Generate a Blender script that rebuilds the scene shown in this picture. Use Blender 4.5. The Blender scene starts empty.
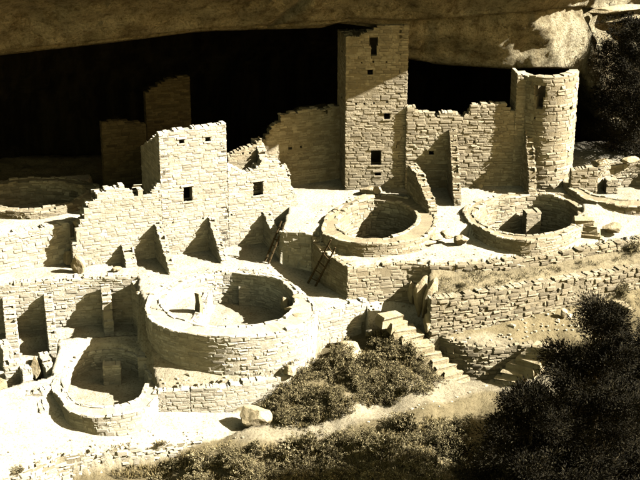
import bpy, bmesh, math, random
import numpy as np
from mathutils import Vector, Matrix, noise
random.seed(7); rng = np.random.default_rng(11)
SC = bpy.context.scene; COL = SC.collection
PI = math.pi

# ------------------------------------------------------------------ camera
FPX = 1386.0; PITCH = math.radians(21); DIST = 66.0
CAM = Vector((0, -DIST*math.cos(PITCH), 4+DIST*math.sin(PITCH)))
cam_d = bpy.data.cameras.new('camera'); cam = bpy.data.objects.new('camera', cam_d); COL.objects.link(cam)
cam_d.sensor_width = 36; cam_d.lens = 36*FPX/640; cam_d.clip_end = 2000
cam.location = CAM; cam.rotation_euler = (PI/2-PITCH, 0, 0); SC.camera = cam

# ------------------------------------------------------------------ sky, sun, exposure
SUN_EL = math.radians(36); SUN_AZ = math.radians(10)     # azimuth: from +x towards the viewer
LDIR = Vector((math.cos(SUN_EL)*math.cos(SUN_AZ), -math.cos(SUN_EL)*math.sin(SUN_AZ), math.sin(SUN_EL)))
world = bpy.data.worlds.new('World'); SC.world = world; world.use_nodes = True
wn = world.node_tree; wn.nodes.clear()
sky = wn.nodes.new('ShaderNodeTexSky'); sky.sky_type = 'NISHITA'; sky.sun_disc = False
sky.sun_elevation = SUN_EL; sky.sun_rotation = math.atan2(LDIR.x, LDIR.y)
tint = wn.nodes.new('ShaderNodeMix'); tint.data_type = 'RGBA'; tint.blend_type = 'MULTIPLY'
tint.inputs[0].default_value = 1; tint.inputs[7].default_value = (1.0, 0.70, 0.28, 1)   # the photograph is toned sepia
bg = wn.nodes.new('ShaderNodeBackground'); bg.inputs[1].default_value = 0.066
wo = wn.nodes.new('ShaderNodeOutputWorld')
wn.links.new(sky.outputs[0], tint.inputs[6]); wn.links.new(tint.outputs[2], bg.inputs[0]); wn.links.new(bg.outputs[0], wo.inputs[0])
sun_d = bpy.data.lights.new('sun', 'SUN'); sun_d.energy = 5; sun_d.angle = math.radians(0.5); sun_d.color = (1, 0.965, 0.87)
sun = bpy.data.objects.new('sun', sun_d); COL.objects.link(sun)
sun.rotation_euler = LDIR.to_track_quat('Z', 'Y').to_euler(); sun.location = LDIR*80
SC.view_settings.view_transform = 'Standard'; SC.view_settings.look = 'None'
SC.view_settings.exposure = 1.78; SC.view_settings.gamma = 1
SC.cycles.max_bounces = 4; SC.cycles.diffuse_bounces = 0

# ------------------------------------------------------------------ survey: photograph pixel -> place
_f = Vector((0, math.cos(PITCH), -math.sin(PITCH))); _u = Vector((0, math.sin(PITCH), math.cos(PITCH)))
def ray(px, py): return _f + Vector((1, 0, 0))*((px-320)/FPX) + _u*((240-py)/FPX)
def at(px, py, z):
    r = ray(px, py); return CAM + r*((z-CAM.z)/r.z)
def zat(px, py, P):
    r = ray(px, py); return (CAM + r*((P[1]-CAM.y)/r.y)).z
def xy(pts, z): return [(p.x, p.y) for p in (at(a, b, z) for a, b in pts)]
ANG = math.radians(21); UU = Vector((math.cos(ANG), math.sin(ANG))); WW = Vector((-math.sin(ANG), math.cos(ANG)))
OO = at(345, 190, 5.6).xy
def uw(u, w): return OO + UU*u + WW*w

# ------------------------------------------------------------------ materials
def mat(name, build, rough=0.95):
    m = bpy.data.materials.new(name); m.use_nodes = True
    nt = m.node_tree; b = nt.nodes['Principled BSDF']; b.inputs['Roughness'].default_value = rough
    b.inputs['Specular IOR Level'].default_value = 0.12
    build(nt, b); return m
def nz(nt, scale, detail=4, rough=0.6, coord='Object', vscale=None):
    tc = nt.nodes.new('ShaderNodeTexCoord'); n = nt.nodes.new('ShaderNodeTexNoise')
    n.inputs['Scale'].default_value = scale; n.inputs['Detail'].default_value = detail; n.inputs['Roughness'].default_value = rough
    if vscale:
        mp = nt.nodes.new('ShaderNodeMapping'); mp.inputs['Scale'].default_value = vscale
        nt.links.new(tc.outputs[coord], mp.inputs[0]); nt.links.new(mp.outputs[0], n.inputs[0])
    else: nt.links.new(tc.outputs[coord], n.inputs[0])
    return n
def ramp(nt, src, stops):
    r = nt.nodes.new('ShaderNodeValToRGB'); e = r.color_ramp.elements
    while len(e) < len(stops): e.new(0.5)
    for k, (p, c) in enumerate(stops): e[k].position = p; e[k].color = (*c, 1)
    nt.links.new(src, r.inputs[0]); return r
def mul(nt, a, b, fac=1.0):
    m = nt.nodes.new('ShaderNodeMix'); m.data_type = 'RGBA'; m.blend_type = 'MULTIPLY'; m.inputs[0].default_value = fac
    nt.links.new(a, m.inputs[6]); nt.links.new(b, m.inputs[7]); return m.outputs[2]
def bump(nt, b, src, dist, strength=1.0):
    k = nt.nodes.new('ShaderNodeBump'); k.inputs['Distance'].default_value = dist; k.inputs['Strength'].default_value = strength
    nt.links.new(src, k.inputs['Height']); nt.links.new(k.outputs[0], b.inputs['Normal'])
def island(nt):
    g = nt.nodes.new('ShaderNodeNewGeometry'); oi = nt.nodes.new('ShaderNodeObjectInfo')
    a = nt.nodes.new('ShaderNodeMath'); a.operation = 'ADD'; f = nt.nodes.new('ShaderNodeMath'); f.operation = 'FRACT'
    nt.links.new(g.outputs['Random Per Island'], a.inputs[0]); nt.links.new(oi.outputs['Random'], a.inputs[1]); nt.links.new(a.outputs[0], f.inputs[0])
    return f.outputs[0]
def stone_mat(name, c, spread=0.16, bd=0.03):
    def bld(nt, b):
        r = ramp(nt, island(nt), [(0, tuple(x*(1-spread*1.5) for x in c)), (0.5, c), (1, tuple(min(0.85, x*(1+spread)) for x in c))])
        n = nz(nt, 3.5, 6, 0.65)
        n2 = ramp(nt, n.outputs[0], [(0.3, (0.72, 0.70, 0.66)), (0.6, (1, 1, 1))])
        n3 = ramp(nt, nz(nt, 0.55, 5, 0.6).outputs[0], [(0.34, (0.76, 0.73, 0.67)), (0.58, (1.04, 1.04, 1.04))])
        nt.links.new(mul(nt, mul(nt, r.outputs[0], n2.outputs[0]), n3.outputs[0]), b.inputs['Base Color'])
        bump(nt, b, nz(nt, 14, 6, 0.7).outputs[0], bd)
    return mat(name, bld)
M = {}
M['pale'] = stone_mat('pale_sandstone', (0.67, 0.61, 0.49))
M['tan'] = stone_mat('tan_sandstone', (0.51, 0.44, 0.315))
M['rough'] = stone_mat('rough_sandstone', (0.42, 0.362, 0.255), 0.26, 0.04)
M['dark'] = stone_mat('shade_toned_sandstone', (0.085, 0.068, 0.036), 0.2)  # for dim alcove walls: their shade is put into the stone colour
def _mortar(c):
    def bld(nt, b):
        n = nz(nt, 5, 6, 0.7); r = ramp(nt, n.outputs[0], [(0.3, tuple(x*0.72 for x in c)), (0.65, c)])
        nt.links.new(r.outputs[0], b.inputs['Base Color']); bump(nt, b, nz(nt, 22, 5, 0.7).outputs[0], 0.03)
    return bld
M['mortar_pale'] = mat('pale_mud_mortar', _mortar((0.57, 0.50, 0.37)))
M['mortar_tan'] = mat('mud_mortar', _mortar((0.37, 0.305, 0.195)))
M['mortar_rough'] = mat('dry_earth_fill', _mortar((0.33, 0.28, 0.185)))
M['mortar_dark'] = mat('shade_toned_mortar', _mortar((0.06, 0.047, 0.025)))  # mortar of those walls, shade put into its colour too
def _boulder(nt, b):
    n = nz(nt, 1.6, 7, 0.65); r = ramp(nt, n.outputs[0], [(0.3, (0.36, 0.285, 0.165)), (0.65, (0.58, 0.48, 0.31))])
    nt.links.new(r.outputs[0], b.inputs['Base Color']); bump(nt, b, nz(nt, 7, 7, 0.7).outputs[0], 0.08)
M['boulder'] = mat('boulder_rock', _boulder)
def _ground(nt, b):
    at_ = nt.nodes.new('ShaderNodeAttribute'); at_.attribute_name = 'tone'
    n = nz(nt, 0.9, 8, 0.65); n2 = nz(nt, 9, 6, 0.7)
    pale = ramp(nt, n.outputs[0], [(0.3, (0.42, 0.37, 0.27)), (0.6, (0.62, 0.56, 0.435))])
    dirt = ramp(nt, n.outputs[0], [(0.32, (0.13, 0.105, 0.056)), (0.62, (0.25, 0.203, 0.115))])
    mx = nt.nodes.new('ShaderNodeMix'); mx.data_type = 'RGBA'
    nt.links.new(at_.outputs['Fac'], mx.inputs[0]); nt.links.new(pale.outputs[0], mx.inputs[6]); nt.links.new(dirt.outputs[0], mx.inputs[7])
    sp = ramp(nt, n2.outputs[0], [(0.36, (0.60, 0.575, 0.53)), (0.5, (1, 1, 1))])
    nt.links.new(mul(nt, mx.outputs[2], sp.outputs[0]), b.inputs['Base Color'])
    bump(nt, b, n2.outputs[0], 0.06)
M['ground'] = mat('dusty_ground', _ground)
def _cliff(nt, b):
    at_ = nt.nodes.new('ShaderNodeAttribute'); at_.attribute_name = 'soot_shade'
    n = nz(nt, 0.35, 8, 0.62, vscale=(1, 1, 2.6)); n2 = nz(nt, 2.2, 8, 0.72); n3 = nz(nt, 0.8, 5, 0.6, vscale=(1.6, 1.6, 0.12)); n4 = nz(nt, 7, 6, 0.75); n5 = nz(nt, 0.5, 6, 0.65, vscale=(2.2, 2.2, 0.35))
    r = ramp(nt, n.outputs[0], [(0.30, (0.48, 0.40, 0.24)), (0.5, (0.74, 0.64, 0.42)), (0.7, (0.82, 0.73, 0.52))])
    s = ramp(nt, n2.outputs[0], [(0.36, (0.50, 0.47, 0.41)), (0.52, (1, 1, 1))])
    s4 = ramp(nt, n4.outputs[0], [(0.36, (0.58, 0.55, 0.49)), (0.50, (1, 1, 1))])
    s5 = ramp(nt, n5.outputs[0], [(0.34, (0.60, 0.56, 0.50)), (0.5, (1, 1, 1))])
    so = ramp(nt, n3.outputs[0], [(0.40, (0.012, 0.009, 0.005)), (0.75, (0.055, 0.043, 0.021))])  # soot-blackened rock, also painting in the deep shade of the alcove
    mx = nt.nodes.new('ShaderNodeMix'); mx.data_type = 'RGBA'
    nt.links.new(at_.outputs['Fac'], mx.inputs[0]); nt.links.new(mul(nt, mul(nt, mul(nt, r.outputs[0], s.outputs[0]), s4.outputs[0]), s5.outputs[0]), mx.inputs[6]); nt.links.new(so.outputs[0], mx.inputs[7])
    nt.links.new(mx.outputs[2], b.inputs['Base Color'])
    ad = nt.nodes.new('ShaderNodeMath'); ad.operation = 'ADD'; nt.links.new(n4.outputs[0], ad.inputs[0]); nt.links.new(n2.outputs[0], ad.inputs[1])
    bump(nt, b, ad.outputs[0], 0.5)
M['cliff'] = mat('cliff_rock', _cliff)
def leaf_mat(name, c0, c1, c2):
    def bld(nt, b):
        r = ramp(nt, island(nt), [(0, c0), (0.65, c1), (1, c2)]); nt.links.new(r.outputs[0], b.inputs['Base Color'])
    return mat(name, bld, 0.8)
M['scrub'] = leaf_mat('scrub_leaves', (0.06, 0.048, 0.021), (0.19, 0.155, 0.076), (0.42, 0.35, 0.20))
M['brush'] = leaf_mat('brush_leaves', (0.09, 0.071, 0.03), (0.25, 0.205, 0.107), (0.50, 0.42, 0.26))
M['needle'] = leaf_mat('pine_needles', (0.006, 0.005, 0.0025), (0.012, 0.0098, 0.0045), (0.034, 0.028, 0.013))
M['straw'] = leaf_mat('dry_grass', (0.12, 0.09, 0.035), (0.22, 0.17, 0.075), (0.40, 0.32, 0.17))
def _bark(nt, b):
    n = nz(nt, 6, 5, 0.7, vscale=(1, 1, 0.2)); r = ramp(nt, n.outputs[0], [(0.3, (0.025, 0.019, 0.010)), (0.7, (0.085, 0.067, 0.038))])
    nt.links.new(r.outputs[0], b.inputs['Base Color']); bump(nt, b, n.outputs[0], 0.04)
M['bark'] = mat('bark', _bark)
def _wood(nt, b):
    n = nz(nt, 9, 5, 0.7, vscale=(1, 1, 0.15)); r = ramp(nt, n.outputs[0], [(0.3, (0.045, 0.03, 0.014)), (0.7, (0.12, 0.085, 0.04))])
    nt.links.new(r.outputs[0], b.inputs['Base Color'])
M['wood'] = mat('weathered_wood', _wood)

# ------------------------------------------------------------------ object helpers
def tag(o, label=None, cat=None, group=None, kind=None):
    if label: o['label'] = label
    if cat: o['category'] = cat
    if group: o['group'] = group
    if kind: o['kind'] = kind
    return o
def empty(name, loc, label=None, cat=None, group=None):
    o = bpy.data.objects.new(name, None); o.empty_display_size = 0.3; COL.objects.link(o); o.location = loc
    return tag(o, label, cat, group, 'thing' if cat else None)
def mesh_obj(name, verts, faces, m, parent=None, smooth=False):
    """verts in world coordinates; stored relative to the parent thing"""
    me = bpy.data.meshes.new(name); V = np.asarray(verts, dtype=np.float64).reshape(-1, 3)
    if parent is not None: V = V - np.array(abs_loc(parent))
    me.from_pydata(V.tolist(), [], faces); me.materials.append(m)
    if smooth: me.shade_smooth()
    o = bpy.data.objects.new(name, me); COL.objects.link(o)
    if parent is not None: o.parent = parent
    return o
def abs_loc(o):
    l = Vector(o.location); p = o.parent
    while p is not None: l += p.location; p = p.parent
    return l

# unit stones, shared by every stone that is an object of its own: x along the wall, y outwards, z up
UNIT = {}
def unit_stones(mname):
    if mname in UNIT: return UNIT[mname]
    r = random.Random(5); out = []
    for k in range(10):
        j = lambda a: a + r.uniform(-0.05, 0.05)
        V = []
        for (d, ins) in ((-0.9, 0.0), (0.35, 0.0), (1.0, 0.13)):
            for sx, sz in ((-1, -1), (1, -1), (1, 1), (-1, 1)):
                V.append((j(sx*(0.5-ins)), d + (r.uniform(-.25, .25) if d > 0 else 0), j(sz*(0.5-ins*1.2))))
        F = [(8, 9, 10, 11)]
        for a in (0, 4):
            for q in range(4): F.append((a+q, a+(q+1) % 4, a+4+(q+1) % 4, a+4+q))
        me = bpy.data.meshes.new('stone'); me.from_pydata(V, [], F); me.materials.append(M[mname]); out.append(me)
    UNIT[mname] = out; return out

# ------------------------------------------------------------------ masonry
class Path:
    def __init__(s, pts, closed=False, flip=False):
        P = [Vector(p[:2]) for p in pts]
        if closed: P = P + [P[0]]
        s.P = P; s.c = [0.0]; s.closed = closed
        for a, b in zip(P, P[1:]): s.c.append(s.c[-1] + (b-a).length)
        s.L = s.c[-1]; N = []
        for a, b in zip(P, P[1:]):
            d = (b-a).normalized(); n = Vector((d.y, -d.x)); N.append(-n if flip else n)
        s.N = []
        for k in range(len(P)):
            if closed: v = N[(k-1) % len(N)] + N[k % len(N)]
            else: v = N[max(0, k-1)] + N[min(k, len(N)-1)]
            s.N.append(v.normalized())
    def __call__(s, t, d=0.0):
        if t <= 0: k, f = 0, (t/(s.c[1] or 1))
        elif t >= s.L: k = len(s.c)-2; f = 1 + (t-s.L)/max(1e-6, s.c[-1]-s.c[-2])
        else:
            k = int(np.searchsorted(s.c, t, side='right')) - 1; k = min(k, len(s.c)-2)
            f = (t-s.c[k])/max(1e-6, s.c[k+1]-s.c[k])
        p = s.P[k].lerp(s.P[k+1], f); n = s.N[k].lerp(s.N[k+1], min(1, max(0, f))).normalized()
        return p + n*d, n

class Masonry:
    """collects the stones of one thing; the larger ones become stone objects, the rest one part"""
    def __init__(s, thing, m, mort, cap=120, rnd=None, big=0.36):
        s.t = thing; s.m = m; s.mort = mort; s.cap = cap; s.big = []; s.V = []; s.F = []; s.cv = []; s.cf = []
        s.r = rnd or random.Random(hash(thing.name) % 1000 + 3); s.bigmin = big
    def quad(s, a, b, c, d):
        k = len(s.cv); s.cv += [a, b, c, d]; s.cf.append((k, k+1, k+2, k+3))
    def stone(s, path, s0, s1, z0, z1, dep, individual=True, back=0.07):
        r = s.r
        L = s1-s0; h = z1-z0
        if L < 0.04 or h < 0.03: return
        if individual and L >= s.bigmin and h > 0.085:
            s.big.append((L*h, path, s0, s1, z0, z1, dep)); return
        s._emit(path, s0, s1, z0, z1, dep, back)
    def _emit(s, path, s0, s1, z0, z1, dep, back=0.07):
        r = s.r; L = s1-s0; h = z1-z0
        jx = min(0.05, L*0.13); jz = min(0.04, h*0.18); ix = min(0.035, L*0.16); iz = min(0.03, h*0.2)
        pts = []
        (a, na), (b, nb) = path(s0), path(s1)
        corners = [(0, z0), (1, z0), (1, z1), (0, z1)]
        rim = []
        for f, z in corners:
            rim.append((f, z + r.uniform(-jz, jz), r.uniform(-jx, jx)))
        k = len(s.V)
        tdir = (b-a).normalized()
        for lev in range(3):
            for (f, z, j) in rim:
                p = a if f == 0 else b; n = na if f == 0 else nb
                if lev == 0: d, i_, iz_ = -back, 0, 0
                elif lev == 1: d, i_, iz_ = dep*r.uniform(0.3, 0.7), 0, 0
                else: d, i_, iz_ = dep*r.uniform(0.45, 1.55), ix, iz
                q = p + n*d + tdir*(j + (i_ if f == 0 else -i_))
                s.V.append((q.x, q.y, z + (iz_ if z < (z0+z1)/2 else -iz_)))
        s.F.append((k+8, k+9, k+10, k+11))
        for o in (0, 4):
            for q in range(4): s.F.append((k+o+q, k+o+(q+1) % 4, k+o+4+(q+1) % 4, k+o+4+q))
    def face(s, path, zb, zt, s0=0.0, s1=None, holes=(), ch=0.17, ll=(0.16, 0.5), dep=(0.015, 0.05), gap=0.018, rub=0.0, individual=True):
        """courses of stone on one face. zb, zt: functions of s; holes: (s0,s1,z0,z1)"""
        r = s.r; s1 = path.L if s1 is None else s1
        ss = np.linspace(s0, s1, 24); lo = min(zb(x) for x in ss); hi = max(zt(x) for x in ss)
        z = lo - r.uniform(0, ch*0.5)
        while z < hi:
            h = ch*r.uniform(0.65, 1.4); x = s0 + r.uniform(-0.1, 0.0)
            while x < s1:
                L = r.uniform(*ll)*(0.75 + 0.5*h/ch); e = min(x+L, s1)
                if s1-e < 0.1: e = s1
                a = max(x, s0); mid = (a+e)/2
                zz0, zz1 = z + r.uniform(-1, 1)*rub*h*0.4, z + h + r.uniform(-1, 1)*rub*h*0.4
                segs = [(a, e)]
                for (h0, h1, hz0, hz1) in holes:
                    if zz1 > hz0+0.02 and zz0 < hz1-0.02:
                        ns = []
                        for (p, q) in segs:
                            if q <= h0 or p >= h1: ns.append((p, q)); continue
                            if p < h0: ns.append((p, h0))
                            if q > h1: ns.append((h1, q))
                        segs = ns
                for (p, q) in segs:
                    m = (p+q)/2
                    if zz0 < zb(m)-0.15 or zz1 > zt(m)+0.03: continue
                    if rub and r.random() < 0.06: continue
                    s.stone(path, p+gap/2, q-gap/2, zz0+gap/2, zz1-gap/2, r.uniform(*dep), individual)
                x = e if e > x else x+0.1
                if e >= s1: break
            z += h
    def core(s, path, zb, zt, th, holes=(), step=0.2, ends=True, both=True):
        xs = set(np.linspace(0, path.L, max(2, int(path.L/step)+1)).tolist())
        for (a, b, c, d) in holes: xs |= {max(0, a), min(path.L, b)}
        xs = sorted(xs)
        for a, b in zip(xs, xs[1:]):
            if b-a < 1e-4: continue
            m = (a+b)/2; z0, z1 = zb(m)-0.3, zt(m)-0.03
            if z1 <= z0+0.02: continue
            iv = [(z0, z1)]
            for (h0, h1, hz0, hz1) in holes:
                if h0 <= m <= h1:
                    ni = []
                    for (p, q) in iv:
                        if q <= hz0 or p >= hz1: ni.append((p, q)); continue
                        if p < hz0: ni.append((p, hz0))
                        if q > hz1: ni.append((hz1, q))
                    iv = ni
            fa, fb = path(a)[0], path(b)[0]; ba, bb = path(a, -th)[0], path(b, -th)[0]
            for (p, q) in iv:
                A = (fa.x, fa.y, p); B = (fb.x, fb.y, p); C_ = (fb.x, fb.y, q); D_ = (fa.x, fa.y, q)
                A2 = (ba.x, ba.y, p); B2 = (bb.x, bb.y, p); C2 = (bb.x, bb.y, q); D2 = (ba.x, ba.y, q)
                s.quad(A, B, C_, D_); s.quad(B2, A2, D2, C2); s.quad(D_, C_, C2, D2); s.quad(A, A2, B2, B); s.quad(A2, A, D_, D2); s.quad(B, B2, C2, C_)
    def caps(s, path, zt, th, s0=0.0, s1=None, ll=(0.10, 0.34), h=(0.045, 0.10), over=0.008, split=1, individual=True):
        """stones bedded along the top"""
        r = s.r; s1 = path.L if s1 is None else s1; x = s0
        while x < s1-0.05:
            e = min(s1, x + r.uniform(*ll))
            if s1-e < 0.12: e = s1
            m = (x+e)/2; z = zt(m); hh = r.uniform(*h)
            if r.random() > 0.04:
                cuts = [0.0] + sorted(r.uniform(0.3, 0.7) for _ in range(split-1)) + [1.0]
                for c0, c1 in zip(cuts, cuts[1:]):
                    d0 = over - c0*(th+2*over); d1 = over - c1*(th+2*over)
                    s.top_block(path, x+0.004, e-0.004, d1+0.006, d0-0.006, z-0.06, z-0.06+hh*r.uniform(0.8, 1.1))
            x = e
    def top_block(s, path, s0, s1, d0, d1, z0, z1):
        r = s.r; k = len(s.V); ins = 0.025
        for lev in range(3):
            for (f, d) in ((s0, d0), (s1, d0), (s1, d1), (s0, d1)):
                sg = 1 if f == s0 else -1; dg = 1 if d == d0 else -1
                i_ = ins if lev == 2 else 0
                p = path(f + sg*i_ + r.uniform(-.012, .012), d + dg*i_ + r.uniform(-.015, .015))[0]
                z = z0 if lev == 0 else (z1 - 0.03 if lev == 1 else z1 + r.uniform(-.012, .012))
                s.V.append((p.x, p.y, z))
        s.F.append((k+8, k+9, k+10, k+11)) if True else None
        for o in (0, 4):
            for q in range(4): s.F.append((k+o+q, k+o+(q+1) % 4, k+o+4+(q+1) % 4, k+o+4+q))
    def done(s, partname='wall_core'):
        s.big.sort(key=lambda t: -t[0]); base = abs_loc(s.t)
        units = unit_stones(s.m)
        for (A, path, s0, s1, z0, z1, dep) in s.big[s.cap:]: s._emit(path, s0, s1, z0, z1, dep)
        for (A, path, s0, s1, z0, z1, dep) in s.big[:s.cap]:
            (a, na), (b, nb) = path(s0), path(s1); c = (a+b)/2; t = (b-a); L = t.length; t.normalize()
            n = (na+nb).normalized(); dp = max(dep*1.15, 0.02)
            if Vector((t.y, -t.x)).dot(n) < 0: t = -t
            o = bpy.data.objects.new('stone', s.r.choice(units)); COL.objects.link(o); o.parent = s.t
            o.matrix_basis = Matrix(((t.x*L, n.x*dp, 0, c.x-base.x), (t.y*L, n.y*dp, 0, c.y-base.y), (0, 0, z1-z0, (z0+z1)/2-base.z), (0, 0, 0, 1)))
        if s.cf: mesh_obj(partname, s.cv, s.cf, M[s.mort], s.t)
        if s.F: tag(mesh_obj('masonry', s.V, s.F, M[s.m], s.t), kind='stuff')

def lin(pts):
    X = [p[0] for p in pts]; Y = [p[1] for p in pts]
    return lambda s: float(np.interp(s, X, Y))
def K(v): return lambda s: v

class Plane:
    """vertical plane through two base pixels; pixel -> (s, z) on it"""
    def __init__(s, a, b, za, zb=None):
        zb = za if zb is None else zb
        s.A = at(*a, za); s.B = at(*b, zb); d = (s.B-s.A).xy; s.L = d.length; s.t = d.normalized(); s.n = Vector((s.t.y, -s.t.x))
        s.path = Path([s.A.xy, s.B.xy])
    def sz(s, px, py):
        r = ray(px, py); k = (s.A.xy-CAM.xy).dot(s.n)/r.xy.dot(s.n); p = CAM + r*k
        return (p.xy-s.A.xy).dot(s.t), p.z
    def prof(s, pts): return lin(sorted(s.sz(*p) for p in pts))
    def hole(s, x0, y0, x1, y1):
        (a, z1), (b, z0) = s.sz(x0, y0), s.sz(x1, y1); return (a, b, z0, z1)

def trim(thing, pl, hole, m, th):
    """lintel and sill of an opening"""
    a, b, z0, z1 = hole
    for nm, zc, hh, ov in (('lintel', z1+0.045, 0.09, 0.10), ('sill', z0-0.035, 0.07, 0.06)):
        V = []; 
        for f in (a-ov, b+ov):
            for d in (-th*0.6, 0.045):
                p = pl.path(f, d)[0]
                for z in (zc-hh/2, zc+hh/2): V.append((p.x, p.y, z))
        mesh_obj(nm, V, [(0, 1, 3, 2), (4, 6, 7, 5), (0, 4, 5, 1), (2, 3, 7, 6), (1, 5, 7, 3), (0, 2, 6, 4)], M[m], thing)

STYLE = dict(
    fine=dict(ch=0.112, ll=(0.09, 0.42), dep=(0.0, 0.020), gap=0.009, rub=0.35),
    mid=dict(ch=0.128, ll=(0.09, 0.44), dep=(0.0, 0.034), gap=0.012, rub=0.6),
    rough=dict(ch=0.135, ll=(0.09, 0.44), dep=(0.0, 0.075), gap=0.016, rub=1.1))
def wall(name, label, cat, pl, zb, top, th=0.42, holes=(), style='fine', m='tan', mort='mortar_tan', back=False, cap=120, group=None, trims=True, parent=None, ends=True, done=True, capsplit=2):
    """planar or curved wall; pl is a Plane or a Path"""
    path = pl.path if isinstance(pl, Plane) else pl
    zbf = zb if callable(zb) else K(zb); ztf = top if callable(top) else K(top)
    p0 = path(path.L/2)[0]
    t = parent or empty(name, (p0.x, p0.y, zbf(path.L/2)), label, cat, group)
    mz = Masonry(t, m, mort, cap, random.Random(int(abs(p0.x*131+p0.y*17))+5))
    r2 = random.Random(3); js = [r2.uniform(-1, 1)*(0.02 if name == 'wall' else 0.06) for _ in range(400)]
    jag = lambda s: ztf(s) + js[int(max(0, s)/0.23) % 400]
    mz.core(path, zbf, jag, th, holes)
    mz.face(path, zbf, jag, holes=holes, **STYLE[style])
    mz.caps(path, jag, th, split=capsplit) if style != 'rough' and name != 'buttress_wall' else mz.caps(path, jag, th, ll=(.13, .38) if style == 'rough' else (.08, .22), h=(.02, .075), split=2)
    if back:
        bp = Path([path(x, -th)[0] for x in np.linspace(path.L, 0, max(2, int(path.L/0.5)))])
        mz.face(bp, lambda s: zbf(path.L-s), lambda s: jag(path.L-s), individual=False, **STYLE[style])
    if ends:
        for e, rev in ((path.L, False), (0.0, True)):
            a, b = path(e, 0)[0], path(e, -th)[0]
            ep = Path([b, a]) if rev else Path([a, b])
            st = dict(STYLE[style]); st['ll'] = (th*0.45, th*0.9)
            mz.face(ep, K(zbf(e)), K(jag(min(max(e, 0.05), path.L-0.05))), individual=False, **st)
    mz.done()
    if trims:
        for h in holes:
            if (h[1]-h[0]) > 0.24 and isinstance(pl, Plane) and not any(o is not h and o[0] < h[1] and o[1] > h[0] and (abs(o[2]-h[3]) < .1 or abs(o[3]-h[2]) < .1) for o in holes): trim(t, pl, h, m, th)
    return t

# ------------------------------------------------------------------ ground: one sheet, levels set region by region
gx = np.concatenate([-np.geomspace(400, 24, 14), np.arange(-23, 23.001, 0.115), np.geomspace(24, 400, 14)])
gy = np.concatenate([-np.geomspace(400, 19, 14), np.arange(-18.2, 9.001, 0.115), np.geomspace(9.6, 400, 14)])
GX, GY = np.meshgrid(gx, gy)
ctrl = [(440,395,.5),(465,380,.55),(380,415,.45),(320,428,.4),(300,440,.3),(320,480,-.4),(160,478,-.25),(60,478,-.2),(0,500,-.2),(480,430,.05),(500,480,-.9),
        (640,400,.7),(640,480,-1.1),(560,400,.6),(520,376,.65),(300,410,.8),(340,390,1.35),(400,372,1.4),(452,374,.5),(440,364,.95),(428,351,1.55),(415,339,2.2),(403,327,2.8),(425,372,.95),(480,376,.6),(500,378,.63),(350,352,2.1),(390,338,2.2),
        (300,366,1.9),(265,402,1.0),(285,384,1.6),(250,420,.85),(560,380,1.0),(620,345,2.1),(600,330,2.5),(640,315,2.8),
        (200,440,.45),(100,470,-.15),(150,460,-.05),(398,345,2.25)]
cp = [at(*c) for c in ctrl] + [Vector(v) for v in [(-40,0,2),(40,0,3),(0,20,6),(-40,20,6),(40,20,6),(-40,-30,-8),(0,-30,-8.5),(40,-30,-9),(0,-60,-28),(-60,-60,-28),(60,-60,-28),(-16,-20,-2.6),(0,-19,-2.4),(14,-19,-3)]]
CX = np.array([p.x for p in cp]); CY = np.array([p.y for p in cp]); CZ = np.array([p.z for p in cp])
D2 = (GX[..., None]-CX)**2 + (GY[..., None]-CY)**2 + 0.5
Wt = D2**-1.6; GZ = (Wt*CZ).sum(-1)/Wt.sum(-1)
far = np.clip((np.hypot(GX, GY+5)-28)/60, 0, 1); GZ = GZ*(1-far) + np.where(GY < 0, -30, 8)*far
TONE = np.ones_like(GZ)
def inside(poly):
    c = np.zeros(GX.shape, bool); n = len(poly)
    for i in range(n):
        x0, y0 = poly[i]; x1, y1 = poly[(i+1) % n]
        if y0 == y1: continue
        c ^= ((y0 > GY) != (y1 > GY)) & (GX < (x1-x0)*(GY-y0)/(y1-y0) + x0)
    return c
def paint(poly, z, tone=None):
    k = inside(poly); GZ[k] = (z if np.isscalar(z) else z(GX[k], GY[k]))
    if tone is not None: TONE[k] = tone
def slope_of(pts):
    """least-squares plane through pixel/height points"""
    P = [at(*p) for p in pts]; A_ = np.array([(p.x, p.y, 1) for p in P]); c = np.linalg.lstsq(A_, np.array([p.z for p in P]), rcond=None)[0]
    return lambda x, y: c[0]*x + c[1]*y + c[2]
def xyz(pts): return [(p.x, p.y) for p in (at(*q) for q in pts)]
sh = lambda poly, d: [(x+WW.x*d, y+WW.y*d) for x, y in poly]

court = slope_of([(160,410,1.0),(100,432,1.25),(30,452,1.1),(200,440,.6),(62,455,.85)])
paint(xyz([(-300,585,.8),(-60,500,.8),(0,481,.8),(32,471,.8),(62,457,.8),(100,452,.78),(135,449,.72),(160,446,.68),(200,442,.55),(262,432,.5),(268,412,.9),(160,400,1.0),(150,340,1.2),(-300,440,1.2)]), court, 0.0)
paint(xyz([(-300,450,1.25),(-60,410,1.25),(0,402,1.25),(52,388,1.25),(60,360,1.2),(150,352,1.05),(150,335,1.1),(-300,375,1.2)]), 1.12, 0.0)
paint(sh(xyz([(-300,405,1.6),(-60,358,1.6),(12,343,1.6),(57,334,1.6),(100,334,1.6),(150,334,1.6),(160,318,1.6),(-300,345,1.6)]), .12), 1.6, 0.1)
L1s = slope_of([(165,371,2.25),(290,371,2.25),(160,391,1.9),(280,378,2.0)])
paint(sh(xyz([(158,391,1.9),(189,390,1.9),(280,378,1.95),(292,374,2.0),(322,362,1.8),(320,340,1.8),(140,335,2.2)]), .2), L1s, 0.55)
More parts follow.
